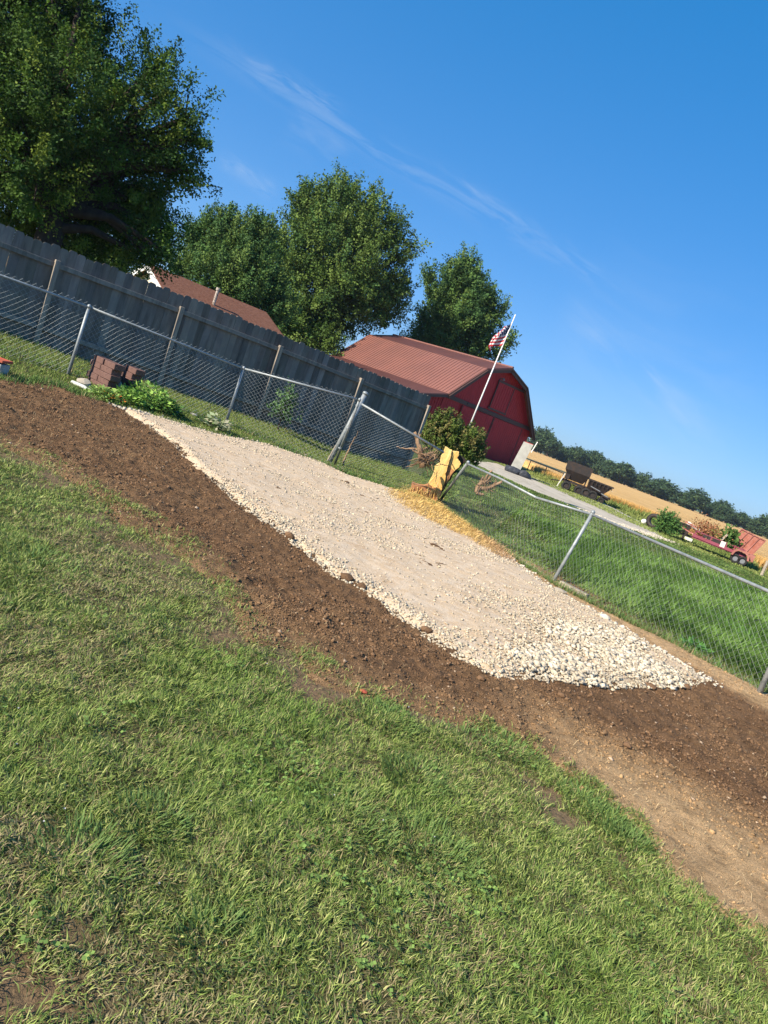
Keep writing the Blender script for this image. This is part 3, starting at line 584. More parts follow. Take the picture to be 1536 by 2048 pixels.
g = rand_in(SAW, int(area(SAW)*900)); dq = dist_line(GP([(800, 968), (885, 1000), (955, 1066), (1020, 1110)]), g[:, 0], g[:, 1], False); k_ = RNG.random(len(g)) < 1.5*np.exp(-(dq/.42)**2)*(.3+fbm(g[:, 0]*5, g[:, 1]*5, 98, 3)); x = np.concatenate([x, g[k_, 0]]); y = np.concatenate([y, g[k_, 1]])
x = x+RNG.normal(0, .03, len(x)); y = y+RNG.normal(0, .03, len(y)); n = len(x)
red = smooth(x, 1.3, 2.0)[:, None]
c_ = (np.array([.86, .60, .22])*(1-red)+np.array([.60, .38, .20])*red)*(.55+.65*RNG.random((n, 1)))*(.75+.4*fbm(x*7, y*7, 99, 3))[:, None]
V, F, C = merge([blades(np.stack([x, y, saw_z(x, y)+.002], 1), .02+.12*RNG.random(n)**2.5, .0035+.006*RNG.random(n), RNG.normal(-.5, 1.0, n), np.clip(RNG.normal(1.15, .25, n), .3, 1.5), c_, c_*1.1)])
tag(link('wood_shavings', npmesh('wood_shavings', V, F, C), M['shaving']), 'long yellow chainsaw shavings strewn over the pad edge by the stump', 'wood shavings', kind='stuff')

# ------------------------------------------------------------------ board fence
F0 = np.array([-7.13, 13.07]); FD = np.array([math.sin(R(48.3)), math.cos(R(48.3))]); FN = np.array([FD[1], -FD[0]])   # FN towards the camera
BAY = 2.44
def ftop(i): return np.interp(i, [-2.5, -.4, 1.33, 4], [2.02, 2.0, 2.035, 1.935])
bf = thing('board_fence', (*F0, float(T(*F0))), 'tall weathered grey dog-eared board fence behind the chain link', 'fence')
rg = random.Random(5)
ax = np.array([[FD[0], FD[1], 0], [FN[0], FN[1], 0], [0, 0, 1]])
for b in range(-2, 4):
    mb = MB(); pw = .1425; cnt = int(BAY/(pw+.003)); stp = BAY/cnt
    for k in range(cnt):
        s = b*BAY+(k+.5)*stp; ii = s/BAY; q = F0+FD*s-FN*.075
        zt = ftop(ii)+rg.uniform(-.022, .022); zb = float(T(*q))+.03+rg.uniform(-.02, .02)
        t = rg.uniform(.62, 1.25); mb.cc = (t*rg.uniform(.96, 1.04), t, t*rg.uniform(.97, 1.06)); tl = rg.uniform(-.006, .006); dp = rg.uniform(-.002, .002)
        hw = stp/2-.0010+(.001 if k % 2 else 0); e = .03
        pts = [(-hw, zb), (hw, zb), (hw+tl, zt-e), (hw-e+tl, zt), (-hw+e+tl, zt), (-hw+tl, zt-e)]
        P3 = [np.array([*(q+FD*a_+FN*dp), z_]) for a_, z_ in pts]; mb.poly(P3, np.array([*(FN*-.016), 0]))
    o = mb.build('picket_panel', M['picket'], bf)
for b in range(-2, 4):
    for hz, lift in ((-.33, 0), (.34, 1)):
        mb = MB(); a_, c2_ = b*BAY+.05, (b+1)*BAY-.05
        pa, pb = F0+FD*a_-FN*.045, F0+FD*c2_-FN*.045
        za = (ftop(b)+hz) if not lift else float(T(*pa))+hz; zb_ = (ftop(b+1)+hz) if not lift else float(T(*pb))+hz
        t = rg.uniform(.85, 1.25); mb.cc = (t, t, t); mb.beam((*pa, za), (*pb, zb_), .038, .089); mb.build('rail', M['picket'], bf, bevel=.004)
for b in range(-2, 5):
    q = F0+FD*(b*BAY)-FN*.02; mb = MB(); zb_ = float(T(*q))-.1; zt = ftop(b)-.235
    mb.box((*q, (zb_+zt)/2), (.09, .09, zt-zb_), ax); mb.build('post', M['fence_post'], bf, bevel=.006)

# ------------------------------------------------------------------ chain link fences
def on(px, py, Y): return AT(px, py, Y)
def gp(px, py, dz=0): g_ = G(px, py); g_[2] += dz; return g_
def chain_mesh(A, B, Ta, Tb, name, parent, pitch=.092, over=.045, rw=.0013, bow=.0):
    """woven diamonds between ground points A,B and rail points Ta,Tb"""
    A, B, Ta, Tb = map(np.array, (A, B, Ta, Tb)); Lg = np.linalg.norm(B-A); H = max(np.linalg.norm(Ta-A), np.linalg.norm(Tb-B)); over_ = over/H
    def S(s, h):
        u = s/Lg; v = h/H; p_ = (A*(1-u)+B*u)*(1-v)+(Ta*(1-u)+Tb*u)*v
        sag = .03*math.sin(u*9+v*3)*math.sin(min(max(v, 0), 1)*3.14); return p_+np.array([sag, sag, 0])
    mb = MB(); lo, hi = .02, H*(1+over_); k = -hi
    while k < Lg+hi:
        for sg in (1, -1):
            h0, h1 = lo, hi
            f_ = (lambda h: k+h) if sg > 0 else (lambda h: k+hi-h)
            # clip in s
            hs = [h for h in np.linspace(h0, h1, 40) if 0 <= f_(h) <= Lg]
            if len(hs) > 3:
                n_ = max(2, int(len(hs)/8)); hh = np.linspace(hs[0], hs[-1], n_+1)
                mb.tube([S(f_(h), h) for h in hh], rw, 3, False)
        k += pitch
    # bottom tension wire
    mb.tube([S(u, .03) for u in np.linspace(0, Lg, 8)], rw*1.3, 4, False)
    return mb.build(name, M['wire'], parent)
def post(base, top_, r_, parent, mat='galv', cap=True, name='post'):
    mb = MB(); base = np.array(base, float); top_ = np.array(top_, float); d = (top_-base)/np.linalg.norm(top_-base)
    mb.tube([base-d*.15, base+(top_-base)*.5, top_], r_, 12)
    if cap: mb.tube([top_-d*.02, top_+d*.02, top_+d*.035, top_+d*.045], [r_*1.18, r_*1.18, r_*.8, r_*.2], 12)
    return mb.build(name, M[mat], parent, smooth_=True)
gb = gp(660, 926); 
pl_L = gp(135, 752); YL = pl_L[1]
left_posts = [(gp(135, 752), on(178, 614, YL)), (gp(444, 840), on(487, 737, 13.35))]
left_posts[1] = (np.array([-3.38, 13.3, float(T(-3.38, 13.3))]), left_posts[1][1])
Ygate = gb[1]
lf = thing('chain_link_fence', gb, 'galvanised chain link run left of the tall leaning gate post', 'fence')
rail_px = [(-160, 493, 9.9), (178, 614, YL), (487, 737, 13.35), (714, 798, 13.65)]
rail3 = [on(*q) for q in rail_px]
for a, b in zip(rail3[:-1], rail3[1:]):
    MB().tube([a, (a+b)/2, b], .019, 10).build('top_rail', M['galv'], lf, smooth_=True)
for bs, tp in left_posts: post(bs, tp, .026, lf)
gx = [np.array([rail3[0][0], rail3[0][1], float(T(*rail3[0][:2]))]), left_posts[0][0], left_posts[1][0], np.array([-1.25, 13.65, float(T(-1.25, 13.65))])]
for k in range(3): chain_mesh(gx[k], gx[k+1], rail3[k], rail3[k+1], 'wire_mesh', lf, over=.07)
thin_top = on(719, 800, 13.65); post(gp(668, 932), thin_top, .026, lf)
for t in (.3, .6, .92):
    c0 = gx[3]*(1-t)+thin_top*t
    MB().tube([c0-np.array([0, 0, .012]), c0+np.array([0, 0, .012])], .034, 10).build('tension_band', M['galv'], lf)
g0 = gp(658, 925); g1 = on(731, 787, g0[1]-.05)
gpst = thing('gate_post', g0, 'thick silver pipe post leaning at the open end of the chain link', 'post')
post(g0, g1, .052, gpst, name='pipe'); MB().tube([g0+np.array([-.05, -.05, -.05]), g0+np.array([.02, -.03, .40])], [.022, .018], 6).build('wood_stake', M['fence_post'], gpst)
# right run
rf = thing('chain_link_fence', (2.55, 9.77, 0), 'sagging chain link run with bent rail from the split stump to the right', 'fence')
Yp3 = gp(1108, 1160)[1]; Yp4 = gp(1518, 1388)[1]
RP = [(723, 808, 13.6), (888, 905, 13.75), (935, 928, 13.5), (1000, 957, 12.5), (1072, 995, 11.4), (1184, 1029, Yp3), (1536, 1182, 7.6)]
r3 = [on(*q) for q in RP]
p4t = r3[-1]+(r3[-1]-r3[-2])*.12
for a, b in ((0, 1), (2, 4), (4, 5)):
    MB().tube(r3[a:b+1], .02, 10).build('top_rail', M['galv'], rf, smooth_=True)
nx = p4t+np.array([1.9, -2.4, 0])
MB().tube([r3[5], r3[6], p4t], .02, 10).build('top_rail', M['galv'], rf, smooth_=True)
MB().tube([p4t, nx], .02, 10).build('top_rail', M['galv'], rf, smooth_=True)
lb = gp(878, 1004); post(lb, r3[2]+np.array([0, 0, .03]), .028, rf)
p3b = gp(1106, 1163); post(p3b, r3[5]+np.array([0, 0, .03]), .028, rf)
p4b = gp(1516, 1390); post(p4b, p4t+np.array([0, 0, .03]), .028, rf)
MB().tube([r3[5]-np.array([0, 0, .03]), r3[5]+np.array([0, 0, .03])], .034, 10).build('post_cap', M['galv'], rf, smooth_=True)
gA = np.array([-1.2, 13.65, float(T(-1.2, 13.65))]); gBend = np.array([1.75, 11.9, float(T(1.75, 11.9))])
chain_mesh(gA, lb, r3[0], r3[1], 'wire_mesh', rf, over=.06)
chain_mesh(lb, gBend, r3[2], r3[4], 'wire_mesh', rf, over=.02)
chain_mesh(gBend, p3b, r3[4], r3[5], 'wire_mesh', rf, over=.02)
chain_mesh(p3b, p4b, r3[5], p4t, 'wire_mesh', rf, over=.02)
chain_mesh(p4b, np.array([nx[0], nx[1], float(T(nx[0], nx[1]))]), p4t, nx, 'wire_mesh', rf, over=.02)

# ------------------------------------------------------------------ barn
BA = R(46.0); bd = np.array([math.sin(BA), math.cos(BA), 0]); bk = np.array([-math.cos(BA), math.sin(BA), 0]); BO = np.array([4.48, 49.23, 0.]); bz = np.array([0, 0, 1.])
BL, Z0 = 12.6, -.25
def BP(u, v, z): return BO+bd*u+bk*v+bz*z
wl_, zl_, wb_, zb_, za_, wr_, zr_ = 4.75, 2.92, 2.28, 5.34, 6.06, 5.1, 2.35
barn = thing('barn', BP(0, 0, Z0), 'red gambrel barn with ribbed brown steel roof and side lean-to', 'barn')
prof = [(-wl_, Z0), (wr_-.25, Z0), (wr_-.12, zr_+.25), (wb_, zb_-.06), (0, za_-.06), (-wb_, zb_-.06), (-wl_+.05, zl_)]
mb = MB(); mb.poly([BP(u, .12, z) for u, z in prof], bk*(BL-.25))
for k in range(int((wl_+wr_)/.23)):          # vertical ribs of the front siding
    u = -wl_+.1+k*.23; zt = np.interp(u, [-wl_, -wb_, 0, wb_, wr_], [zl_, zb_, za_, zb_, zr_])-.16
    mb.box(BP(u, .118, (Z0+zt)/2), (.03, .016, zt-Z0), np.array([bd, bk, bz]))
mb.build('wall', M['red'], barn)
def roof_panel(u0, z0, u1, z1, name, ribs=.30, v0=-.35, v1=BL, vtop=None):
    a = np.array([u0, z0]); b = np.array([u1, z1]); n_ = np.array([-(b-a)[1], (b-a)[0]]); n_ = n_/np.linalg.norm(n_); n_ = n_ if n_[1] > 0 else -n_
    mb = MB(); t = .05
    mb.poly([BP(u0, v0, z0), BP(u1, v0, z1), BP(u1, v1, z1), BP(u0, v1, z0)], (bd*n_[0]+bz*n_[1])*t)
    v = v0+.08
    while v < v1:
        o_ = (bd*n_[0]+bz*n_[1])*(t+.012); A_ = BP(u0, v, z0)+o_; B_ = BP(u1, v, z1)+o_
        mb.beam(A_, B_, .05, .035, up=(bd*n_[0]+bz*n_[1])); v += ribs
    return mb.build(name, M['roof'], barn)
roof_panel(0, za_, -wb_-.05, zb_-.02, 'upper_roof_panel'); roof_panel(0, za_, wb_+.05, zb_-.02, 'upper_roof_panel')
roof_panel(-wb_, zb_, -wl_-.08, zl_-.03, 'lower_roof_panel'); roof_panel(wb_, zb_, wr_+.12, zr_-.1, 'lower_roof_panel')
LW = 3.9; zlo = zl_-1.0
roof_panel(-wl_-.02, zl_-.02, -wl_-LW, zlo, 'lean_to_roof', v0=-.3)
mb = MB(); mb.tube([BP(0, -.37, za_+.06), BP(0, BL, za_+.06)], .09, 8); mb.build('ridge_cap', M['roof'], barn)
mb = MB(); mb.poly([BP(-wl_-.01, .14, Z0), BP(-wl_-LW+.3, .14, Z0), BP(-wl_-LW+.3, .14, zlo+.0), BP(-wl_-.01, .14, zl_-.1)], bk*(BL-.6))
for k in range(int(LW/.23)):
    u = -wl_-.1-k*.23; zt = np.interp(-u, [wl_, wl_+LW], [zl_, zlo])-.12
    if u > -wl_-LW+.35: mb.box(BP(u, .13, (Z0+zt)/2), (.04, .03, zt-Z0), np.array([bd, bk, bz]))
mb.build('lean_to_wall', M['red'], barn)
mb = MB()
fp = [(-wl_-.05, zl_-.09), (-wb_, zb_-.07), (0, za_-.07), (wb_, zb_-.07), (wr_+.08, zr_-.18)]
for a, b in zip(fp[:-1], fp[1:]): mb.beam(BP(a[0], -.36, a[1]), BP(b[0], -.36, b[1]), .03, .16, up=bk)
for a, b in zip(fp[:-1], fp[1:]):
    d_ = np.array(b)-np.array(a); n_ = np.array([-d_[1], d_[0]])/np.linalg.norm(d_)*(-1); n_ = n_ if n_[1] < 0 else -n_
    mb.poly([BP(a[0], -.38, a[1]+.05), BP(b[0], -.38, b[1]+.05), BP(b[0]+n_[0]*.2, -.38, b[1]+n_[1]*.2), BP(a[0]+n_[0]*.2, -.38, a[1]+n_[1]*.2)], bk*.03)
mb.poly([BP(-wl_-.0, -.33, zl_-.02), BP(-wl_-LW, -.33, zlo-.0), BP(-wl_-LW, -.33, zlo-.15), BP(-wl_-.0, -.33, zl_-.2)], bk*.03)
mb.build('fascia', M['trim'], barn)
mb = MB(); mb.box(BP(.15, .07, zl_-.12), (wl_+wr_-.5, .06, .26), np.array([bd, bk, bz])); mb.box(BP(-1.0, .03, zl_-.1), (3.0, .05, .12), np.array([bd, bk, bz])); mb.build('trim_board', M['trim'], barn)
for u0, u1 in ((-2.9, .45), (.5, 3.85)):
    mb = MB(); h_ = zl_-.3-Z0; mb.box(BP((u0+u1)/2, .04, Z0+h_/2+.04), (u1-u0, .05, h_-.08), np.array([bd, bk, bz]))
    for k in range(int((u1-u0)/.23)): mb.box(BP(u0+.12+k*.23, .014, Z0+h_/2+.04), (.03, .012, h_-.1), np.array([bd, bk, bz]))
    o = mb.build('sliding_door', M['red'], barn)
    for ue in (u0+.03, u1-.03): mb = MB(); mb.box(BP(ue, -.002, Z0+h_/2+.04), (.05, .015, h_-.1), np.array([bd, bk, bz])); mb.build('door_edge', M['trim'], o)
mb = MB(); mb.box(BP(.55, .06, 4.05), (1.7, .05, 1.8), np.array([bd, bk, bz]))
for k in range(7): mb.box(BP(-.2+k*.25, .03, 4.05), (.035, .02, 1.7), np.array([bd, bk, bz]))
o = mb.build('loft_door', M['red'], barn)
mb = MB()
for u in (-.34, 1.44): mb.box(BP(u, .045, 4.05), (.06, .06, 1.9), np.array([bd, bk, bz]))
mb.box(BP(.55, .045, 3.1), (2.0, .06, .12), np.array([bd, bk, bz])); mb.box(BP(1.2, .04, 5.02), (3.2, .06, .14), np.array([bd, bk, bz])); mb.build('loft_door_trim', M['trim'], o)
mb = MB(); mb.tube([BP(-.35, .0, 5.2), BP(-.35, -.25, 5.25), BP(-.35, -.3, 5.12)], [.03, .03, .09], 8); mb.build('barn_lamp', M['galv'], barn)

# ------------------------------------------------------------------ house behind the fence
hd = np.array([math.sin(R(46)), math.cos(R(46)), 0]); hk = np.array([-math.cos(R(46)), math.sin(R(46)), 0])
HA = AT(296, 529, 33.0); HL = 6.5; zr = HA[2]; ze = zr-1.55; HW = 4.4
hp_ = lambda u, v, z: np.array([HA[0], HA[1], 0])+hd*u+hk*v+bz*z      # u along ridge, v away from the camera
house = thing('house', hp_(HL/2, 0, -.2), 'low house with brown shingle roof and white gable rake seen over the board fence', 'house')
mb = MB(); mb.poly([hp_(.35, -HW+.4, -.3), hp_(.35, HW-.4, -.3), hp_(.35, HW-.4, ze), hp_(.35, 0, zr-.12), hp_(.35, -HW+.4, ze)], hd*(HL-.7)); mb.build('wall', M['cream'], house)
mb = MB()
for s in (-1, 1): mb.poly([hp_(0, 0, zr), hp_(HL, 0, zr), hp_(HL, s*HW, ze-.1), hp_(0, s*HW, ze-.1)], (0, 0, .07 if s < 0 else .071))
rf_ = mb.build('roof', M['asphalt_shingle'], house)
mb = MB()
for s in (-1, 1): mb.beam(hp_(-.03, 0, zr-.1), hp_(-.03, s*HW, ze-.2), .04, .24)
mb.build('rake_board', M['white'], house)
vb = AT(424, 618, 33.5); vt = AT(441, 583, 33.5)
def roof_z(p_):
    v_ = (p_-np.array([HA[0], HA[1], 0]))@hk; return zr-abs(v_)*(zr-ze+.1)/HW
mb = MB(); mb.tube([np.array([vb[0], vb[1], roof_z(vb)-.1]), np.array([vb[0], vb[1], vt[2]])], .07, 10); mb.tube([np.array([vb[0], vb[1], vt[2]]), np.array([vb[0], vb[1], vt[2]+.12])], .1, 10); mb.build('vent_pipe', M['vent'], rf_)
vb2 = AT(423, 580, 38.0); mb = MB(); mb.tube([vb2-np.array([0, 0, .3]), vb2], .05, 8); mb.build('vent_cap', M['white'], rf_)

# ------------------------------------------------------------------ flagpole and flag
fb = AT(938, 855, 27.0); ft = AT(1031, 629, 27.0); base = np.array([fb[0], fb[1], float(T(fb[0], fb[1]))]); tp = np.array([ft[0], 27.0, ft[2]])
dirn = (tp-fb)/np.linalg.norm(tp-fb); base = fb-dirn*((fb[2]-base[2])/dirn[2])
fp_ = thing('flagpole', base, 'slim white flagpole standing in front of the red barn', 'flagpole')
MB().tube([base, tp], [.036, .02], 12).build('pole', M['poleW'], fp_, smooth_=True)
mb = MB(); mb.wheel(tp+np.array([0, 0, .05]), (0, 0, 1), .05, .1, 12); mb.build('finial', M['galv'], fp_, smooth_=True)
def flag_material():
    m_ = bpy.data.materials.new('flag_cloth'); m_.use_nodes = True; t = m_.node_tree; n = t.nodes; l = t.links; b = n['Principled BSDF']; b.inputs['Roughness'].default_value = .8
    uv = n.new('ShaderNodeUVMap'); sp = n.new('ShaderNodeSeparateXYZ'); l.new(uv.outputs[0], sp.inputs[0])
    def mt(op, a, b_=None):
        q = n.new('ShaderNodeMath'); q.operation = op
        for i, v in enumerate((a, b_)):
            if v is None: continue
            if isinstance(v, (int, float)): q.inputs[i].default_value = v
            else: l.new(v, q.inputs[i])
        return q.outputs[0]
    U, V_ = sp.outputs[0], sp.outputs[1]
    red_ = mt('LESS_THAN', mt('FRACT', mt('MULTIPLY', V_, 6.5)), .5)      # V 0 at the bottom: first stripe red
    canton = mt('MULTIPLY', mt('LESS_THAN', U, .40), mt('GREATER_THAN', V_, 6/13))
    su = mt('MULTIPLY', U, 11/.40/2); sv = mt('MULTIPLY', mt('SUBTRACT', V_, 6/13), 9/(7/13)/2)
    def dots(du):
        a = mt('SUBTRACT', mt('FRACT', mt('ADD', su, du)), .5); c_ = mt('SUBTRACT', mt('FRACT', mt('ADD', sv, du)), .5)
        return mt('LESS_THAN', mt('ADD', mt('MULTIPLY', a, a), mt('MULTIPLY', c_, c_)), .035)
    star = mt('MAXIMUM', dots(.25), dots(.75))
    def mix(fac, a, b_):
        q = n.new('ShaderNodeMix'); q.data_type = 'RGBA'; l.new(fac, q.inputs[0])
        for i, v in ((6, a), (7, b_)):
            if isinstance(v, tuple): q.inputs[i].default_value = (*v, 1)
            else: l.new(v, q.inputs[i])
        return q.outputs[2]
    stripes = mix(red_, (.80, .78, .76), (.52, .02, .035)); blue = mix(star, (.02, .03, .12), (.8, .8, .8))
    c_ = mix(canton, stripes, blue); l.new(c_, b.inputs['Base Color'])
    tr = n.new('ShaderNodeBsdfTranslucent'); l.new(c_, tr.inputs[0]); ms = n.new('ShaderNodeMixShader'); ms.inputs[0].default_value = .3; l.new(b.outputs[0], ms.inputs[1]); l.new(tr.outputs[0], ms.inputs[2]); l.new(ms.outputs[0], n['Material Output'].inputs[0])
    return m_
nu, nv = 40, 26; FWd, FHt = 1.55, .98; Vf = []; top_h = tp-dirn*.12
lx = np.array([-1., 0, 0]); ly = np.array([0, -1., 0])
for j in range(nv+1):
    v = j/nv; pos = top_h-dirn*(FHt*(1-v))
    for i in range(nu+1):
        u = i/nu; left = (.54*smooth(u, 0, .62)-.10*smooth(u, .6, 1))*(.62+.38*smooth(1-v, 0, .6))-.07*smooth(u, 0, .3); drop = u*(.34+.36*v)*1.0+.10*smooth(u, 0, .4)
        Vf.append(pos+lx*(left+.018*math.sin(u*24+v*4))-bz*drop+ly*(.085*math.sin(u*17+v*2.2)*smooth(u, 0, .25)))
Vf = np.array(Vf); idf = np.arange(len(Vf)).reshape(nv+1, nu+1); Qf = np.stack([idf[:-1, :-1], idf[:-1, 1:], idf[1:, 1:], idf[1:, :-1]], -1).reshape(-1, 4)
me = npmesh('flag', Vf-top_h, [Qf], None, True); uvl = me.uv_layers.new(name='UVMap'); li = np.zeros(len(me.loops), np.int32); me.loops.foreach_get('vertex_index', li)
uvs = np.stack([(li % (nu+1))/nu, (li//(nu+1))/nv], 1).astype(np.float32); uvl.data.foreach_set('uv', uvs.ravel())
tag(link('flag', me, flag_material(), None, top_h), 'red white and blue star and stripe flag hanging limp from the white pole', 'flag')

# ------------------------------------------------------------------ trees
def mk_leaves(cent, axis_, K, spread, leaf, cols, outward):
    """K leaves round each cluster centre, drawn out along the cluster's axis"""
    n = len(cent)*K; c0 = np.repeat(cent, K, 0); a0 = np.repeat(axis_, K, 0); sp = np.repeat(spread, K)[:, None]
    t = RNG.random((n, 1))*1.9-.8
    P = c0+a0*t*sp+RNG.normal(0, .23, (n, 3))*sp*(1.05-.6*t)
    d = RNG.normal(0, 1, (n, 3))+a0*.7+np.array([0, 0, -.15]); d /= np.linalg.norm(d, axis=1)[:, None]
    npf = np.repeat(outward, K, 0)*.9+np.array([0, 0, .7])+RNG.normal(0, .55, (n, 3))
    s_ = np.cross(d, npf); s_ /= np.linalg.norm(s_, axis=1)[:, None]+1e-9
    ln = leaf*(.6+.8*RNG.random(n)); cc = cols[RNG.integers(0, len(cols), len(cent))]; cc = np.repeat(cc*(.8+.5*RNG.random((len(cent), 1))), K, 0)*(.92+.22*RNG.random((n, 1)))*1.4
    return leaf_quads(P, d, s_, ln, ln*.62, cc)
def tree(name, label, basexy, lobes, trunk_r, clusters, K, leaf, cols, seed, group=None, spread=.55, trunk=True, cat='tree', inner=.16, updir=.55, fork=.35, zb=None):
    global RNG
    RNG = np.random.default_rng(seed); rg = random.Random(seed)
    bx, by = basexy; b0 = np.array([bx, by, float(T(bx, by)) if zb is None else zb])
    root = thing(name, b0, label, cat, group)
    C_ = np.array([l[0] for l in lobes], float); Rr = np.array([l[1] for l in lobes], float)
    wts = Rr**2/np.sum(Rr**2); cen = []; axs = []; sprd = []; outs = []
    for c_, r_, w_ in zip(C_, Rr, wts):
        k = max(6, int(clusters*w_)); d = RNG.normal(0, 1, (k, 3)); d /= np.linalg.norm(d, axis=1)[:, None]
        rad = r_*np.where(RNG.random(k) < inner, .25+.5*RNG.random(k), .70+.46*RNG.random(k)**1.6)
        p_ = c_+d*rad[:, None]; ax_ = d*.8+np.array([0, 0, updir])+RNG.normal(0, .25, (k, 3)); ax_ /= np.linalg.norm(ax_, axis=1)[:, None]
        cen.append(p_); outs.append(d); axs.append(ax_); sprd.append(spread*(.6+.8*RNG.random(k)))
    cen = np.vstack(cen); outs = np.vstack(outs); axs = np.vstack(axs); sprd = np.concatenate(sprd)
    ok = cen[:, 2] > b0[2]+.15; cen, axs, sprd, outs = cen[ok], axs[ok], sprd[ok], outs[ok]
    V, F, Cc = mk_leaves(cen, axs, K, sprd, leaf, np.array(cols), outs)
    link('crown' if trunk else 'foliage', npmesh('crown', V-b0, F, Cc), M['leaf'], root)
    mb = MB(); topc = C_[np.argmax(C_[:, 2])]; axis_top = np.array([bx*.5+topc[0]*.5, by*.5+topc[1]*.5, topc[2]])
    if trunk:
        pts = [b0-np.array([0, 0, .2])]+[b0*(1-t)+axis_top*t+np.array([rg.uniform(-.15, .15), rg.uniform(-.15, .15), 0])*min(1, trunk_r*4) for t in (.08, .25, .45, .65, .85)]+[axis_top]
        mb.tube(pts, [trunk_r*1.35, trunk_r, trunk_r*.85, trunk_r*.66, trunk_r*.45, trunk_r*.25, trunk_r*.08], 10)
    mains = []
    for c_, r_ in zip(C_, Rr):
        t = rg.uniform(fork*.7, fork*1.2) if trunk else .02
        s = b0*(1-t)+axis_top*t; mid = (s+c_)/2+np.array([0, 0, .12*np.linalg.norm(c_-s)]) ; r0 = (trunk_r if trunk else .05)*.42
        mb.tube([s, mid, c_], [r0, r0*.7, r0*.4], 6, False); mains.append((mid, c_, r0))
    pick = RNG.choice(len(cen), min(len(cen), 260 if trunk else 90), replace=False)
    for i in pick:
        j = int(np.argmin(np.linalg.norm(C_-cen[i], axis=1))); t = rg.random(); s = mains[j][0]*(1-t)+mains[j][1]*t; r0 = mains[j][2]
        e = cen[i]+axs[i]*sprd[i]*.5; mb.tube([s, (s+e)/2+np.array([0, 0, .08])*np.linalg.norm(e-s), e], [r0*.22, r0*.14, r0*.05], 4, False)
    mb.build('trunk' if trunk else 'stems', M['bark'], root, smooth_=True)
    return root
def lob(px, py, rpx, Y, dy=0): return (AT(px, py, Y+dy), rpx*Y/1437.)
GA = [(.034, .070, .010), (.050, .092, .012), (.024, .054, .010), (.085, .118, .016), (.034, .068, .014)]
GB = [(.068, .110, .022), (.085, .13, .028), (.048, .085, .020), (.105, .15, .034), (.05, .095, .024)]
GC = [(.050, .10, .030), (.070, .125, .032), (.040, .08, .025), (.10, .15, .036)]
YT = 21.5
L1 = [lob(*a) for a in [(30, 60, 110, YT, 0), (140, 75, 80, YT, .5), (-110, 40, 130, YT, 1), (110, 190, 115, YT, -1), (240, 165, 68, YT, .3), (275, 255, 72, YT, -.5), (345, 285, 42, YT, .5), (-60, 220, 130, YT, -1), (60, 320, 110, YT, -1.5),
                         (200, 350, 105, YT, .6), (290, 375, 62, YT, .8), (350, 335, 34, YT, 1.4), (-80, 380, 110, YT, 0), (60, 430, 80, YT, .5), (200, 450, 75, YT, 1.2), (290, 470, 55, YT, 1.8), (315, 430, 40, YT, 1), (100, -50, 100, YT, 0), (-30, -90, 130, YT, 0), (310, 135, 32, YT, .4), (378, 235, 26, YT, 0), (130, 480, 50, YT, 0), (395, 275, 18, YT, 0), (385, 345, 20, YT, .5), (335, 180, 30, YT, 0), (335, 470, 26, YT, 1), (298, 508, 20, YT, 0), (330, 505, 24, YT, 0), (262, 500, 30, YT, 0)]]
tree('maple_tree', 'largest dark leafy maple rising over the left end of the board fence', AT(78, 560, 20.5)[:2], L1, .42, 1700, 190, .082, GA, 101, 'maples behind the board fence', spread=.60, fork=.35)
YT = 58.
L2 = [lob(*a) for a in [(680, 428, 54, YT, 0), (618, 430, 38, YT, .5), (740, 455, 50, YT, .5), (600, 500, 58, YT, -.5), (690, 520, 76, YT, -1), (775, 470, 28, YT, 0), (765, 560, 50, YT, 1), (560, 560, 44, YT, 0), (630, 590, 66, YT, -1), (710, 600, 58, YT, 0), (775, 615, 38, YT, 1.5), (600, 640, 42, YT, .5), (630, 672, 34, YT, 0), (590, 655, 28, YT, 0), (640, 690, 30, YT, -3), (600, 668, 34, YT, -3), (572, 640, 34, YT, -3), (665, 680, 22, YT, 0), (825, 492, 14, YT, .5), (650, 640, 40, YT, 1), (553, 470, 20, YT, .5), (690, 385, 24, YT, 0), (612, 392, 18, YT, 0), (740, 405, 16, YT, 0), (800, 515, 16, YT, 0)]]
tree('maple_tree', 'rounded olive green maple in the middle, left of the barn roof', AT(630, 690, YT)[:2], L2, .55, 1450, 120, .18, GB, 102, 'maples behind the board fence', spread=.92, zb=-.18)
YT = 44.
L3 = [lob(*a) for a in [(450, 475, 40, YT, 0), (395, 490, 32, YT, .5), (505, 485, 38, YT, 0), (425, 540, 48, YT, -.5), (495, 550, 55, YT, -.5), (372, 530, 30, YT, .5), (540, 600, 44, YT, 0), (455, 440, 17, YT, 0), (520, 455, 20, YT, 0), (470, 600, 36, YT, 0), (398, 462, 17, YT, 0), (425, 450, 16, YT, 0)]]
tree('maple_tree', 'shorter deep green maple directly behind the brown shingle roof', AT(470, 640, YT)[:2], L3, .3, 950, 100, .13, GC, 103, 'maples behind the board fence', spread=.60, updir=1.2, zb=-.18)
YT = 66.
L4 = [lob(*a) for a in [(918, 560, 30, YT, 0), (880, 590, 24, YT, 0), (952, 590, 30, YT, 0), (915, 628, 38, YT, -1), (865, 645, 28, YT, 0), (958, 650, 32, YT, 0), (995, 625, 14, YT, 0), (895, 685, 34, YT, 0), (955, 698, 28, YT, 0), (858, 552, 12, YT, 0), (1005, 680, 11, YT, 0), (982, 598, 13, YT, 0), (838, 690, 24, YT, 0), (928, 525, 12, YT, 0), (1022, 685, 7, YT, 0), (995, 708, 10, YT, 0), (948, 548, 12, YT, 0), (900, 545, 12, YT, 0)]]
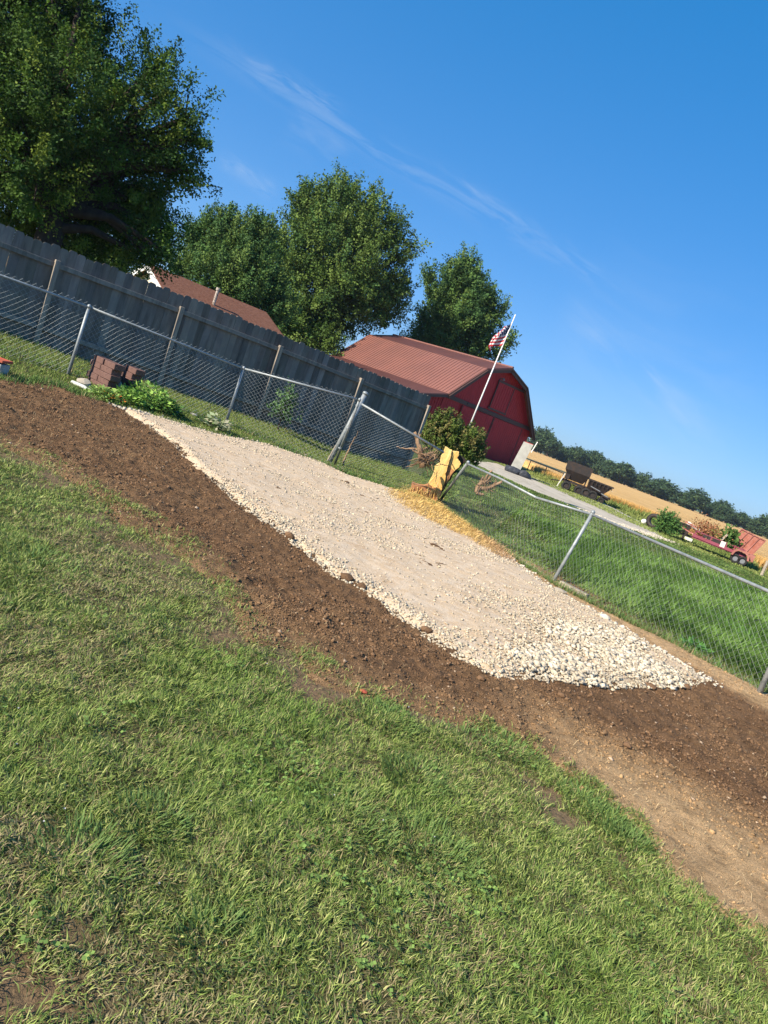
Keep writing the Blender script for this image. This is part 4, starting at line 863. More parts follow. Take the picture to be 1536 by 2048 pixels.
tree('maple_tree', 'green maple behind the right half of the barn roof near the flag', AT(880, 780, YT)[:2], L4, .35, 900, 100, .18, GC, 104, 'maples behind the board fence', spread=.85, updir=.9, zb=-.18)
YT = 60.
L5 = [lob(*a) for a in [(235, 520, 26, YT, 0), (205, 505, 26, YT, 0), (170, 505, 30, YT, 0)]]
tree('maple_tree', 'small distant tree glimpsed over the fence left of the house gable', AT(210, 600, YT)[:2], L5, .2, 260, 40, .25, GB, 105, 'maples behind the board fence', spread=.8, zb=-.18)
YT = 25.5
bb = AT(905, 870, YT)
LB = [lob(*a) for a in [(895, 865, 36, YT, 0), (930, 885, 30, YT, 0), (870, 862, 26, YT, 0), (905, 905, 30, YT, 0), (945, 905, 22, YT, 0), (870, 890, 26, YT, 0), (885, 845, 18, YT, 0), (950, 880, 16, YT, 0)]]
tree('bush', 'broad reddish tipped shrub before the red barn and flagpole', (bb[0], bb[1]), LB, .05, 620, 46, .075, [(.075, .11, .022), (.10, .13, .028), (.05, .075, .02), (.13, .115, .04), (.07, .10, .025)], 106, None, spread=.22, trunk=False, cat='shrub', updir=1.0)
# ivy-like weed climbing the board fence
wv = AT(572, 812, 16.0); LBw = [(AT(572, 800, 16.0), .22), (AT(568, 822, 16.0), .28), (AT(578, 785, 16.0), .14)]
tree('climbing_weed', 'dark leafy weed growing up against the grey board fence', (wv[0], wv[1]), LBw, .03, 60, 14, .07, [(.04, .085, .03), (.06, .11, .035)], 107, None, spread=.16, trunk=False, cat='weed')
shr = AT(1330, 1040, 36.0); tree('bush', 'dense green shrub at the verge left of the dark bin', (shr[0], shr[1]), [(AT(1328, 1036, 36.), .26), (AT(1342, 1042, 36.), .32), (AT(1318, 1049, 36.), .24), (AT(1352, 1054, 36.), .26), (AT(1334, 1058, 36.), .34), (AT(1310, 1058, 36.), .2)], .05, 170, 30, .09, [(.05, .11, .03), (.08, .15, .035)], 108, None, spread=.25, trunk=False, cat='shrub')
# distant tree line: individual trees, four shapes copied
RNG = np.random.default_rng(55); protos = []
def far_tree(k):
    rg2 = random.Random(900+k); lobes = []
    for j in range(9):
        a = rg2.uniform(0, 6.28); rr = rg2.uniform(0, 3.2); lobes.append((np.array([rr*math.cos(a), rr*math.sin(a), rg2.uniform(3, 8.5)]), rg2.uniform(1.7, 3.0)))
    return tree('field_edge_tree', 'x', (0, 0), lobes, .35, 420, 16, .62, [(.040, .072, .032), (.055, .088, .036), (.034, .060, .03)], 900+k, 'distant trees along the far edge of the wheat', spread=1.0, inner=.2, zb=0.)
protos = [far_tree(k) for k in range(4)]
a0, a1 = AT(1072, 905, 330.), AT(1560, 1085, 330.)
rg3 = random.Random(3); used = [False]*4
def place_far(X_, Y_, sc, k):
    pr = protos[k]
    if not used[k]: o = pr; used[k] = True
    else:
        o = pr.copy(); COL.objects.link(o)
        for ch in pr.children:
            c_ = ch.copy(); COL.objects.link(c_); c_.parent = o
    o.location = (X_, Y_, -.4); wx = rg3.uniform(1.25, 1.6)*max(sc, .7); o.scale = (wx, wx, sc*rg3.uniform(.9, 1.15)); o.rotation_euler.z = rg3.uniform(0, 6.28)
    return o
ORDW = 'first second third fourth fifth sixth seventh eighth ninth tenth eleventh twelfth thirteenth fourteenth fifteenth sixteenth seventeenth eighteenth nineteenth twentieth'.split()
ORDW += ['twenty-'+q for q in ORDW[:9]]+['thirtieth']+['thirty-'+q for q in ORDW[:9]]+['fortieth']
NF = 38
for i in range(NF):
    t = i/(NF-1.); az = math.atan2(a0[0], a0[1])*(1-t)+math.atan2(a1[0], a1[1])*t + R(-.2)+R(.9)*t
    D = 335+rg3.uniform(-10, 12)+(7 if i % 2 else -4); hh = rg3.choice([.55, .65, .75, .85, 1.0])
    o = place_far(D*math.sin(az), D*math.cos(az), hh, i % 4)
    o['label'] = '%s dark distant tree from the barn in the row beyond the wheat, %s' % (ORDW[i], 'tall' if hh > .8 else 'low' if hh < .6 else 'middling height')

# ------------------------------------------------------------------ small plants by the brick stacks
def leafy(name, label, px, py, w_, h_, n_, leaf, cols, seed, cat='plant', group=None, flowers=None, up=.8):
    global RNG
    RNG = np.random.default_rng(seed); g = G(px, py); o = thing(name, g, label, cat, group)
    a = RNG.random(n_)*6.28; r_ = w_*np.sqrt(RNG.random(n_)); hh = h_*(1-(r_/w_)**2*.6)*(.25+.85*RNG.random(n_))
    P = np.stack([g[0]+r_*np.cos(a), g[1]+r_*np.sin(a), g[2]+hh], 1)
    d = np.stack([np.cos(a+RNG.normal(0, .9, n_)), np.sin(a+RNG.normal(0, .9, n_)), RNG.normal(.1, .45, n_)], 1); d /= np.linalg.norm(d, axis=1)[:, None]
    s_ = np.cross(d, np.array([0, 0, 1.])+RNG.normal(0, .35, (n_, 3))); s_ /= np.linalg.norm(s_, axis=1)[:, None]
    ln = leaf*(.6+.8*RNG.random(n_)); cc = np.array(cols)[RNG.integers(0, len(cols), n_)]*(.75+.5*RNG.random((n_, 1)))
    V, F, C_ = leaf_quads(P, d, s_, ln, ln*.55, cc); link('leaves', npmesh('leaves', V-g, F, C_), M['leaf'], o)
    mb = MB()
    for i in range(0, n_, max(1, n_//50)): mb.tube([g+np.array([(P[i][0]-g[0])*.5, (P[i][1]-g[1])*.5, 0]), (g+P[i])/2+np.array([0, 0, .02]), P[i]], [.006, .004, .002], 4, False)
    mb.build('stems', pbr('stem', (.14, .2, .07), .7), o)
    if flowers:
        fp2 = P[RNG.integers(0, n_, flowers[1])]+np.array([0, 0, .02]); parts = []
        for k in range(5):
            a = RNG.random(len(fp2))*6.28; d = np.stack([np.cos(a), np.sin(a), .5+0*a], 1); s2 = np.stack([-np.sin(a), np.cos(a), 0*a], 1); m_ = len(fp2)
            parts.append(leaf_quads(fp2, d, s2, np.full(m_, .03), np.full(m_, .028), np.tile(flowers[0], (m_, 1))))
        V, F, C_ = merge(parts); link('flowers', npmesh('flowers', V-g, F, C_), M['leaf'], o)
    return o
LG = [(.22, .38, .07), (.30, .46, .10), (.16, .30, .06)]
leafy('leafy_plant', 'lime green leafy plant left of the orange flowers', 205, 797, .24, .17, 260, .075, [(.24, .36, .08), (.3, .42, .12)], 1)
leafy('flowering_plant', 'low plant with orange flowers by the dirt edge', 222, 803, .20, .12, 120, .06, LG, 2, flowers=((.85, .25, .05), 34))
leafy('leafy_plant', 'tallest bright green bushy plant before the paver stacks', 292, 812, .42, .36, 620, .085, LG, 3)
leafy('leafy_plant', 'bright green plant between the orange flowers and the tallest bush', 252, 806, .26, .24, 300, .08, LG, 4)
leafy('leafy_plant', 'darker green plant at the right end of the green clump', 328, 826, .28, .24, 320, .08, [(.07, .15, .04), (.11, .22, .05)], 5)
leafy('dried_plant', 'pale wilted hosta like plant at the foot of the second fence post', 432, 860, .20, .26, 90, .12, [(.38, .40, .24), (.28, .33, .18), (.46, .44, .30)], 6)
leafy('leafy_plant', 'small weed clump beside the wilted plant', 415, 852, .22, .14, 140, .06, [(.12, .2, .06)], 7)
leafy('leafy_plant', 'sprig of yellow green leaves at the foot of the split stump', 903, 1005, .18, .30, 120, .08, [(.16, .25, .05), (.22, .30, .07)], 8)
leafy('leafy_plant', 'broad green weed at the dirt edge under the right chain link', 1385, 1300, .16, .12, 150, .10, [(.10, .24, .05)], 9)
RNG = np.random.default_rng(77)

# ------------------------------------------------------------------ paver stacks
bl = MB(); bl.box((0, 0, 0), (.30, .19, .092)); me_b = None
sa = R(-33); AXS = np.array([math.cos(sa), math.sin(sa)]); AYS = np.array([-math.sin(sa), math.cos(sa)])
def block(loc, rz, label):
    global me_b
    if me_b is None:
        o = bl.build('paver_block', M['block'], None, (0, 0, 0), bevel=.008); me_b = o
    else: o = me_b.copy(); COL.objects.link(o)
    o.location = tuple(map(float, loc)); o.rotation_euler = (rg.uniform(-.02, .02), rg.uniform(-.02, .02), rz); tag(o, label, 'paver block', 'paver blocks in two stacks')
ORD = ['bottom', 'second', 'third', 'fourth', 'top']
for nm, (px, py), rows in (('left', (203, 777), 5), ('right', (246, 785), 5)):
    g = G(px, py)
    for r_ in range(rows):
        for sgn, side in ((-1, 'camera-left'), (1, 'camera-right')):
            if nm == 'right' and r_ == rows-1 and sgn < 0: continue
            if r_ % 2 == 0: off = AXS*sgn*.155+AYS*rg.uniform(-.015, .015); rz = sa
            else: off = AYS*sgn*.1+AXS*(rg.uniform(-.02, .02)-.06); rz = sa
            if r_ % 2: off = AXS*(sgn*.155-.05)+AYS*rg.uniform(-.015, .015)
            which = {'bottom': 'bottom course', 'second': 'second course', 'third': 'third course', 'fourth': 'fourth course', 'top': 'top course'}[ORD[r_] if r_ < rows-1 else 'top']
            block((g[0]+off[0], g[1]+off[1], g[2]+.05+.094*r_), rz+rg.uniform(-.05, .05), 'brown paver block, %s end of the %s of the %s stack' % ('left' if sgn < 0 else 'right', which, nm))
def rock(loc, size, label, mat='stone', group=None, seed=1, cat='rock', name='rock', tone=1.):
    r2 = random.Random(seed); v = [[c_*(1+r2.uniform(-.22, .22))*s_ for c_, s_ in zip(q, size)] for q in IV]
    # subdivide once for a rounder, chipped outline
    edges = {}; vs = [np.array(q) for q in v]; fs = []
    def mid(a, b):
        k = (min(a, b), max(a, b))
        if k not in edges: edges[k] = len(vs); vs.append((vs[a]+vs[b])/2*(1.08+r2.uniform(-.06, .06)))
        return edges[k]
    for a, b, c_ in IF.tolist(): x_, y_, z_ = mid(a, b), mid(b, c_), mid(c_, a); fs += [(a, x_, z_), (b, y_, x_), (c_, z_, y_), (x_, y_, z_)]
    mb = MB(); mb.cc = (tone, tone, tone); mb.add([q+np.array(loc) for q in vs], fs); o = mb.build(name, M[mat], None, loc); tag(o, label, cat, group); return o
g = G(160, 772); rock(g+np.array([0, .1, .05]), (.12, .09, .08), 'pale grey rounded stone beside the white pipe', seed=4, tone=.6)
g = G(236, 782); rock(g+np.array([0, 0, .06]), (.10, .07, .12), 'cream pointed stone leaning on the right paver stack', seed=5, tone=.95)
for i, (px, py, s_, lb) in enumerate([(388, 832, .10, 'tan flat stone edging the back of the pad'), (402, 842, .08, 'broken tan stone next to the flat edging stone'), (352, 826, .09, 'brown flat stone right of the green clump'), (1205, 1245, .07, 'large white limestone at the fence side edge of the pad'), (1190, 1287, .06, 'flat grey limestone lying on the pad surface'), (1104, 1168, .05, 'small brown stone at the foot of the middle fence post'), (1118, 1184, .10, 'flat brownish slab stone next to the landscape timber'), (690, 1165, .065, 'dark soil caked stone on the pad border'), (720, 1182, .05, 'pale stone behind the dark caked stone')]):
    g = G(px, py); z = float(gz(g[0], g[1])[0]); rock((g[0], g[1], z+s_*.15), (s_, s_*.8, s_*(.35 if 'flat' in lb else .6)), lb, mat='clod' if 'dark' in lb else 'stone', seed=20+i, tone=(.55 if 'brown' in lb else 1.0 if 'dark' not in lb else .75))
for i, (px, py, s_, lb) in enumerate([(848, 1270, .045, 'dark soil clod resting on the left pad border'), (1298, 1378, .05, 'dark soil clod at the foot of the stone heap'), (1120, 1400, .03, 'small dark clod below the stone heap'), (960, 1365, .03, 'dark clod at the lower pad corner'), (1250, 1500, .03, 'lone dark clod on the drying dirt'), (575, 1085, .05, 'dark clod touching the pad left of its middle'), (1370, 1382, .04, 'dark clod near the pointed end of the pad')]):
    g = G(px, py); z = float(gz(g[0], g[1])[0]); rock((g[0], g[1], z+s_*.4), (s_*1.1, s_*.9, s_*.65), lb, mat='clod', seed=40+i, cat='soil clod', name='soil_clod')
g = G(725, 1390); rock((g[0], g[1], float(gz(g[0], g[1])[0])+.008), (.028, .02, .012), 'small orange brick chip on the dirt', mat='brick_red', seed=61, cat='brick chip', name='brick_chip')
# white edging pipe, landscape timber, lath
a, b = G(143, 768), G(186, 790); MB().tube([a+np.array([0, 0, .03]), (a+b)/2+np.array([0, 0, .045]), b+np.array([0, 0, .03])], .032, 10).build('edging_pipe', M['pipe'], None, a, smooth_=True)
tag(bpy.data.objects['edging_pipe'], 'short white pipe lying at the dirt edge below the fence post', 'pipe')
a, b = G(1118, 1172), G(1172, 1200); mb = MB(); mb.beam(a+np.array([0, 0, .05]), b+np.array([0, 0, .05]), .10, .08); tag(mb.build('landscape_timber', M['timber'], None, a, bevel=.012), 'short grey landscape timber lying under the chain link', 'timber')
a, b = G(1192, 1214), G(1225, 1222); MB().tube([a+np.array([0, 0, .02]), b+np.array([0, 0, .02])], .012, 6).build('stick', M['rootwood'], None, a); tag(bpy.data.objects['stick'], 'dry stick on the dirt right of the landscape timber', 'stick')
# red rimmed white box at the left edge
g = G(-22, 748); mb = MB(); mb.box(g+np.array([0, .1, .10]), (.26, .22, .15)); crate = thing('planter_box', g+np.array([0, .1, 0]), 'white box with a red rim at the left end of the dirt', 'box'); mb.build('body', M['grey_panel'], crate, bevel=.015)
mb = MB()
for dx, dy, sx, sy in ((0, -.11, .29, .03), (0, .11, .29, .03), (-.13, 0, .03, .19), (.13, 0, .03, .19)): mb.box(g+np.array([dx, .1+dy, .215]), (sx, sy, .035))
mb.box(g+np.array([0, .1, .212]), (.23, .19, .01))
mb.build('rim', M['brick_red'], crate, bevel=.005)

# ------------------------------------------------------------------ split stump, roots, sapling
def craggy(outline, c0, ax_, thick, mat, name, parent, seed, div=3, jit=.02):
    """a split billet: outline in the plane (ax0, ax2) given in metres, thickness along ax1, roughened"""
    r2 = random.Random(seed); pts = []
    for i in range(len(outline)):
        a = np.array(outline[i]); b = np.array(outline[(i+1) % len(outline)])
        for k in range(div): pts.append(a+(b-a)*k/div+np.array([r2.uniform(-jit, jit), r2.uniform(-jit, jit)]))
    rings = []; n = len(pts); ctr = np.mean(pts, 0); mb = MB(); lay = [(0, .965), (.05, .995), (.35, 1.0), (.7, .99), (.95, .97), (1, .9)]
    vs = []
    for t, s_ in lay:
        for q in pts:
            q2 = ctr+(q-ctr)*(s_+r2.uniform(-.006, .006)); vs.append(c0+ax_[0]*q2[0]+ax_[2]*q2[1]+ax_[1]*(t-.5)*thick+ax_[1]*r2.uniform(-.004, .004))
    fs = [(i*n+j, i*n+(j+1) % n, (i+1)*n+(j+1) % n, (i+1)*n+j) for i in range(len(lay)-1) for j in range(n)]
    k = len(vs); vs.append(c0+ax_[0]*ctr[0]+ax_[2]*ctr[1]-ax_[1]*thick*.503); vs.append(c0+ax_[0]*ctr[0]+ax_[2]*ctr[1]+ax_[1]*thick*.52)
    fs += [((j+1) % n, j, k) for j in range(n)]+[((len(lay)-1)*n+j, (len(lay)-1)*n+(j+1) % n, k+1) for j in range(n)]
    mb.add(vs, fs); return mb.build(name, M[mat], parent)
Yl = gp(870, 1003)[1]-.12
def LPX(px, py): p_ = AT(px, py, Yl); return np.array([p_[0], p_[2]])
lg = thing('split_stump', (AT(860, 1000, Yl)[0], Yl, float(T(.9, Yl))), 'tall fresh yellow split stump standing against the chain link', 'stump')
def S5(x_, y_): return LPX(700+x_/3.84, 800+y_/3.84)
AX3 = np.eye(3)
c0 = np.array([0, Yl, 0])
A = [S5(*q) for q in [(735, 355), (785, 385), (770, 440), (755, 500), (735, 560), (725, 640), (700, 690), (640, 670), (600, 640), (640, 560), (650, 500), (690, 480), (700, 430)]]
craggy(A, c0, AX3, .20, 'heart', 'front_slab', lg, 3, jit=.012)
B = [S5(*q) for q in [(780, 385), (832, 398), (838, 425), (812, 440), (835, 462), (852, 480), (835, 515), (800, 545), (775, 515), (750, 490), (770, 440)]]
craggy(B, c0+np.array([0, .06, 0]), AX3, .22, 'heart', 'upper_slab', lg, 4, jit=.012)
Cc_ = [S5(*q) for q in [(748, 505), (790, 510), (805, 540), (770, 590), (735, 640), (715, 690), (700, 700), (728, 630), (738, 560)]]
craggy(Cc_, c0+np.array([0, .09, 0]), AX3, .26, 'cut_end', 'side_face', lg, 5, jit=.010)
D_ = [S5(*q) for q in [(795, 430), (850, 430), (895, 465), (860, 490), (830, 530), (780, 600), (740, 660), (690, 740), (650, 775), (630, 700), (700, 690), (770, 590), (840, 490)]]
craggy(D_, c0+np.array([0, .2, 0]), AX3, .22, 'bark', 'bark', lg, 6, jit=.02)
E_ = [S5(*q) for q in [(480, 620), (540, 650), (600, 645), (700, 690), (690, 730), (650, 785), (600, 740), (560, 720), (460, 700)]]
craggy(E_, c0+np.array([0, -.12, 0]), AX3, .42, 'cut_end', 'stump_base', lg, 7, jit=.022)
mb = MB()
for path in ([(786, 390), (776, 430), (760, 480), (748, 520), (740, 570), (728, 640), (712, 685)], [(690, 486), (720, 496), (752, 500)], [(668, 545), (664, 580), (655, 625)], [(770, 470), (790, 500), (800, 535)]):
    mb.tube([np.array([S5(*q)[0], Yl-.101, S5(*q)[1]]) for q in path], [.004]+[.008]*(len(path)-2)+[.003], 4)
mb.build('crack', M['bark'], lg)
mb = MB(); r2 = random.Random(8)
for q in range(60):
    s_ = S5(r2.uniform(470, 690), r2.uniform(655, 720)); p_ = np.array([s_[0], Yl-.33+r2.uniform(-.03, .03), s_[1]]); mb.tube([p_, p_+np.array([r2.uniform(-.03, .03), -.03, r2.uniform(-.16, -.04)])], [.012, .003], 4)
mb.build('splinters', M['heart'], lg)
def branchy(name, label, pts_list, mat, cat, Yb, extra=0, seed=1, rootbox=None):
    base_ = AT(*pts_list[0][0][0][:2], Yb); o = thing(name, (base_[0], Yb, float(T(base_[0], Yb))), label, cat); mb = MB(); r2 = random.Random(seed)
    for pts, r0, r1 in pts_list:
        P_ = [AT(px, py, Yb+dy) for px, py, dy in [(q+(0,))[:3] if len(q) == 2 else q for q in pts]]; n_ = len(P_); dense = []
        for i in range(n_-1):
            for k in range(3): t = k/3; dense.append(P_[i]*(1-t)+P_[i+1]*t+np.array([r2.uniform(-1, 1), r2.uniform(-1, 1), r2.uniform(-1, 1)])*.012)
        dense.append(P_[-1]); m_ = len(dense); mb.tube(dense, [r0+(r1-r0)*i/(m_-1) for i in range(m_)], 7)
    for k in range(extra):
        c0_ = AT(r2.uniform(*rootbox[0]), r2.uniform(*rootbox[1]), Yb+r2.uniform(-.12, .12)); a_ = r2.uniform(0, 6.28); d_ = np.array([math.cos(a_), r2.uniform(-.6, .6), math.sin(a_)])*.05; q = [c0_]
        for j in range(4): d_ = d_+np.array([r2.uniform(-.03, .03) for _ in range(3)]); q.append(q[-1]+d_)
        mb.tube(q, [.010, .008, .006, .004, .002], 4)
    mb.build('wood', M[mat], o, smooth_=True); return o
branchy('root_snag', 'brown forked root snag caught in the chain link beside the stump', [
    ([(846, 935), (842, 905), (838, 892), (834, 880), (829, 864)], .07, .030), ([(838, 895), (836, 880), (840, 868)], .028, .012), ([(838, 900), (820, 896), (805, 897), (793, 893)], .02, .008), ([(846, 914), (856, 906), (868, 904)], .03, .01),
    ([(846, 918), (835, 926), (820, 930)], .03, .01), ([(850, 912), (862, 914), (872, 908)], .035, .012), ([(838, 908), (828, 903), (825, 899)], .022, .012), ([(850, 918), (858, 922), (866, 917)], .03, .01), ([(845, 922), (852, 926), (846, 930)], .05, .03), ([(842, 905), (848, 898), (855, 894)], .02, .006), ([(852, 916), (858, 910), (862, 900)], .018, .005), ([(834, 926), (822, 932), (812, 934)], .014, .006)], 'rootwood', 'root', 14.2, 70, 3, ((842, 868), (906, 930)))
branchy('driftwood', 'knotty weathered root lying on the grass behind the fence', [
    ([(952, 985), (956, 972), (962, 966), (972, 962), (982, 952)], .06, .03), ([(952, 984), (958, 976), (975, 978), (990, 970), (1004, 964)], .07, .03), ([(966, 970), (972, 956), (978, 946), (984, 941)], .04, .02), ([(975, 976), (985, 972), (1002, 963), (1010, 958)], .04, .015), ([(953, 984), (960, 988), (968, 990)], .06, .03), ([(962, 968), (964, 958), (968, 953)], .03, .012), ([(985, 971), (992, 964), (990, 958)], .025, .01)], 'rootwood', 'root', 17.6, 45, 5, ((955, 985), (958, 984)))
branchy('bare_sapling', 'thin bare twisted sapling stem right of the leaning gate post', [([(686, 930), (691, 912), (697, 900), (703, 888), (710, 873)], .022, .007), ([(703, 888), (713, 872), (716, 862)], .008, .004)], 'rootwood', 'sapling', gp(686, 932)[1], seed=6)
branchy('dry_stalk', 'dead upright stalk behind the chain link at the far left', [([(42, 730), (41, 715), (43, 704), (42, 695)], .006, .003)], 'bark', 'stalk', gp(42, 732)[1], seed=7)

# ------------------------------------------------------------------ farm equipment
def frame_at(px, py, Y, sc=1.):
    p_ = AT(px, py, Y); v = p_-CAM; a = math.atan2(v[0], v[1]); X_ = np.array([math.cos(a), -math.sin(a), 0]); Yv = np.array([math.sin(a), math.cos(a), 0])
    o = np.array([p_[0], p_[1], float(T(p_[0], p_[1]))]); return o, np.array([X_, Yv, bz]), lambda x_, y_, z_: o+(X_*x_+Yv*y_+bz*z_)*sc
def trapez(mb, W, x0, x1, xb0, xb1, y0, y1, yb0, yb1, z0, z1):
    v = [W(xb0, yb0, z0), W(xb1, yb0, z0), W(xb1, yb1, z0), W(xb0, yb1, z0), W(x0, y0, z1), W(x1, y0, z1), W(x1, y1, z1), W(x0, y1, z1)]
    mb.add(v, [(3, 2, 1, 0), (0, 1, 5, 4), (1, 2, 6, 5), (2, 3, 7, 6), (3, 0, 4, 7)]); t = .05
    iv = [W(x0+t, y0+t, z1), W(x1-t, y0+t, z1), W(x1-t, y1-t, z1), W(x0+t, y1-t, z1), W(xb0+t, yb0+t, z0+.05), W(xb1-t, yb0+t, z0+.05), W(xb1-t, yb1-t, z0+.05), W(xb0+t, yb1-t, z0+.05)]
    mb.add(v[4:]+iv, [(0, 1, 5, 4), (1, 2, 6, 5), (2, 3, 7, 6), (3, 0, 4, 7), (4, 5, 9, 8), (5, 6, 10, 9), (6, 7, 11, 10), (7, 4, 8, 11), (8, 9, 10, 11)])
def wheel(parent, c, axis_, r_, wd):
    mb = MB(); mb.wheel(c, axis_, r_, wd, 20, r_*.55); o = mb.build('wheel', M['rubber'], parent, smooth_=True)
    mb = MB(); mb.wheel(c, axis_, r_*.56, wd*.6, 16); mb.build('rim', M['rim'] if r_ < .5 and parent.name.startswith('utility') else M['steel2'], o); return o
o_, AXf, W = frame_at(1146, 976, 46.0)
wg = thing('hopper_wagon', o_, 'dark high sided hopper wagon nearest the barn', 'farm wagon')
mb = MB(); trapez(mb, W, -.92, .72, -.9, .72, -.6, .7, -.6, .7, 1.32, 1.88); mb.build('upper_box', M['steel2'], wg)
mb = MB(); trapez(mb, W, -.9, .72, -.5, .45, -.6, .7, -.3, .4, .74, 1.318); mb.build('hopper', M['steel'], wg)
mb = MB(); mb.box(W(0, 0, .62), (1.7, .7, .14), AXf)
for x_ in (-.6, .6): mb.box(W(x_, 0, .85), (.08, .8, .5), AXf)
mb.beam(W(-.8, 0, .5), W(-1.5, -.1, .32), .07, .07); mb.box(W(-.6, -.45, .9), (.3, .1, .35), AXf); mb.build('chassis', M['steel'], wg)
mb = MB(); mb.beam(W(-.80, -.45, 1.0), W(-.98, -.5, .05), .05, .05); mb.build('jack_stand', M['cinder'], wg)
for x_ in (-.45, .38):
    for y_ in (-.45, .5): wheel(wg, W(x_, y_, .30), AXf[1], .30, .2)
o_, AXf, W = frame_at(1184, 992, 45.5)
wg2 = thing('spreader_wagon', o_, 'dark low open wagon with sloped end, right of the tall hopper', 'farm wagon')
mb = MB(); trapez(mb, W, -.55, 1.0, -.5, .55, -.6, .6, -.4, .4, .55, 1.18); mb.build('body', M['steel'], wg2)
mb = MB(); mb.beam(W(-.6, -.63, 1.2), W(1.05, -.63, 1.2), .06, .07); mb.beam(W(-.6, .63, 1.2), W(1.05, .63, 1.2), .06, .07)
for k in range(7): mb.box(W(-.5+k*.24, -.64, 1.1), (.05, .05, .2), AXf)
mb.build('top_rim', M['steel2'], wg2)
mb = MB(); mb.box(W(.1, 0, .48), (2.0, .6, .12), AXf); mb.beam(W(-.5, -.2, .5), W(-1.3, 0, .45), .08, .08); mb.box(W(.75, -.3, .42), (.5, .25, .22), AXf); mb.build('chassis', M['steel'], wg2)
mb = MB(); mb.beam(W(-.3, -.66, .82), W(.35, -.66, .72), .06, .05); mb.beam(W(.45, -.66, .62), W(.9, -.66, .55), .05, .05); mb.build('grey_bars', M['rim'], wg2)
for x_ in (-.42, .02, .6):
    for y_ in (-.5, .5): wheel(wg2, W(x_, y_, .31 if x_ < .5 else .2), AXf[1], .31 if x_ < .5 else .2, .2)
# grey bin next to the barn and tarp heap
o_, AXf, W = frame_at(1031, 936, 42.5)
bn = thing('feed_bin', o_, 'tall narrow pale grey bin leaning by the right corner of the barn', 'bin')
mb = MB(); trapez(mb, W, -.12, .46, -.30, .30, -.4, .4, -.4, .4, .28, 1.95); mb.build('body', M['grey_panel'], bn)
mb = MB(); mb.box(W(.2, -.1, 1.93), (.5, .5, .10), AXf); mb.build('red_contents', M['red'], bn)
mb = MB(); mb.beam(W(.5, -.4, 1.5), W(.62, -.4, 2.2), .05, .05); mb.build('white_pole', M['white'], bn)
mb = MB()
for x_ in (-.3, .3):
    for y_ in (-.3, .3): mb.box(W(x_, y_, .13), (.09, .09, .32), AXf)
mb.build('legs', M['steel'], bn)
for i, (px, py, s_, lb) in enumerate([(1028, 932, .42, 'dark crumpled tarp heap at the foot of the grey bin'), (1050, 942, .40, 'dark scrap heap right of the grey bin at the barn corner')]):
    o_, AXf, W = frame_at(px, py, 41.5); rock(o_+bz*.15, (s_*1.25, s_, s_*.75), lb, mat='tarp', seed=70+i, cat='heap', name='tarp_heap')
# pink utility trailer with raised mesh ramp
o_, AXf, W = frame_at(1441, 1103, 35.0, .82)
tr = thing('utility_trailer', o_, 'faded red utility trailer with raised mesh ramp loaded with brush', 'trailer')
mb = MB(); mb.box(W(-.2, 0, .56), (2.54, 1.3, .08), AXf); mb.build('deck', M['purple'], tr)
mb = MB()
for y_ in (-.8, .8):
    mb.beam(W(-1.75, y_, .68), W(1.35, y_, .62), .08, .14); mb.beam(W(-1.7, y_, .98), W(1.2, y_, .93), .05, .05)
    for k in range(7): mb.box(W(-1.65+k*.45, y_, .82), (.05, .05, .3), AXf)
mb.build('side_rails', M['purple'], tr)
mb = MB(); mb.box(W(-1.0, -.83, .84), (.36, .02, .18), AXf); mb.box(W(-.42, -.83, .83), (.40, .02, .18), AXf); mb.build('side_panels', M['steel2'], tr)
mb = MB(); mb.box(W(-.05, -.84, .80), (.22, .03, .28), AXf); mb.build('pale_plate', M['cinder'], tr)
mb = MB()
for z_ in (.72, 1.12): mb.beam(W(-1.7, -.78, z_), W(-2.45, -.3, z_+.12), .05, .05); mb.beam(W(-1.7, .78, z_), W(-2.45, .3, z_+.12), .05, .05); mb.beam(W(-2.45, -.3, z_+.12), W(-2.45, .3, z_+.12), .05, .05)
for t in (0, .33, .66, 1): mb.beam(W(-1.7-.75*t, -.78+.48*t, .7+.12*t), W(-1.7-.75*t, -.78+.48*t, 1.14+.12*t), .05, .05)
mb.build('front_rails', M['pink'], tr)
mb = MB(); mb.beam(W(-1.75, 0, .52), W(-2.6, 0, .45), .1, .1); mb.beam(W(-2.3, 0, .1), W(-2.3, 0, .5), .07, .07); mb.build('tongue', M['steel'], tr)
mb = MB(); mb.poly([W(.55, -.86, .45), W(.62, -.86, .75), W(.8, -.86, .9), W(1.3, -.86, .88), W(1.5, -.86, .72), W(1.56, -.86, .42), W(1.46, -.86, .42), W(1.38, -.86, .68), W(1.2, -.86, .78), W(.86, -.86, .80), W(.72, -.86, .68), W(.66, -.86, .45)], -AXf[1]*.22); mb.build('fender', M['pink'], tr)
for x_ in (.86, 1.26): wheel(tr, W(x_, -.93, .30), AXf[1], .23, .15); wheel(tr, W(x_, .93, .30), AXf[1], .23, .15)
mb = MB(); r0a, r0b = W(.28, -.8, .84), W(.28, .8, .84)
P0, P1, P2, P3 = W(.15, .55, .92), W(1.62, .15, .82), W(1.95, .15, 1.86), W(.55, .55, 2.02)
mb.poly([P0, P1, P2, P3], AXf[1]*.02); ramp = mb.build('ramp', M['mesh_red'], tr)
mb = MB()
for t in (0, .27, .52, .76, 1): mb.beam(P0*(1-t)+P1*t-AXf[1]*.03, P3*(1-t)+P2*t-AXf[1]*.03, .045, .045)
mb.beam(P0-AXf[1]*.03, P1-AXf[1]*.03, .05, .05); mb.beam(P3-AXf[1]*.03, P2-AXf[1]*.03, .05, .05); mb.build('ramp_frame', M['pink'], ramp)
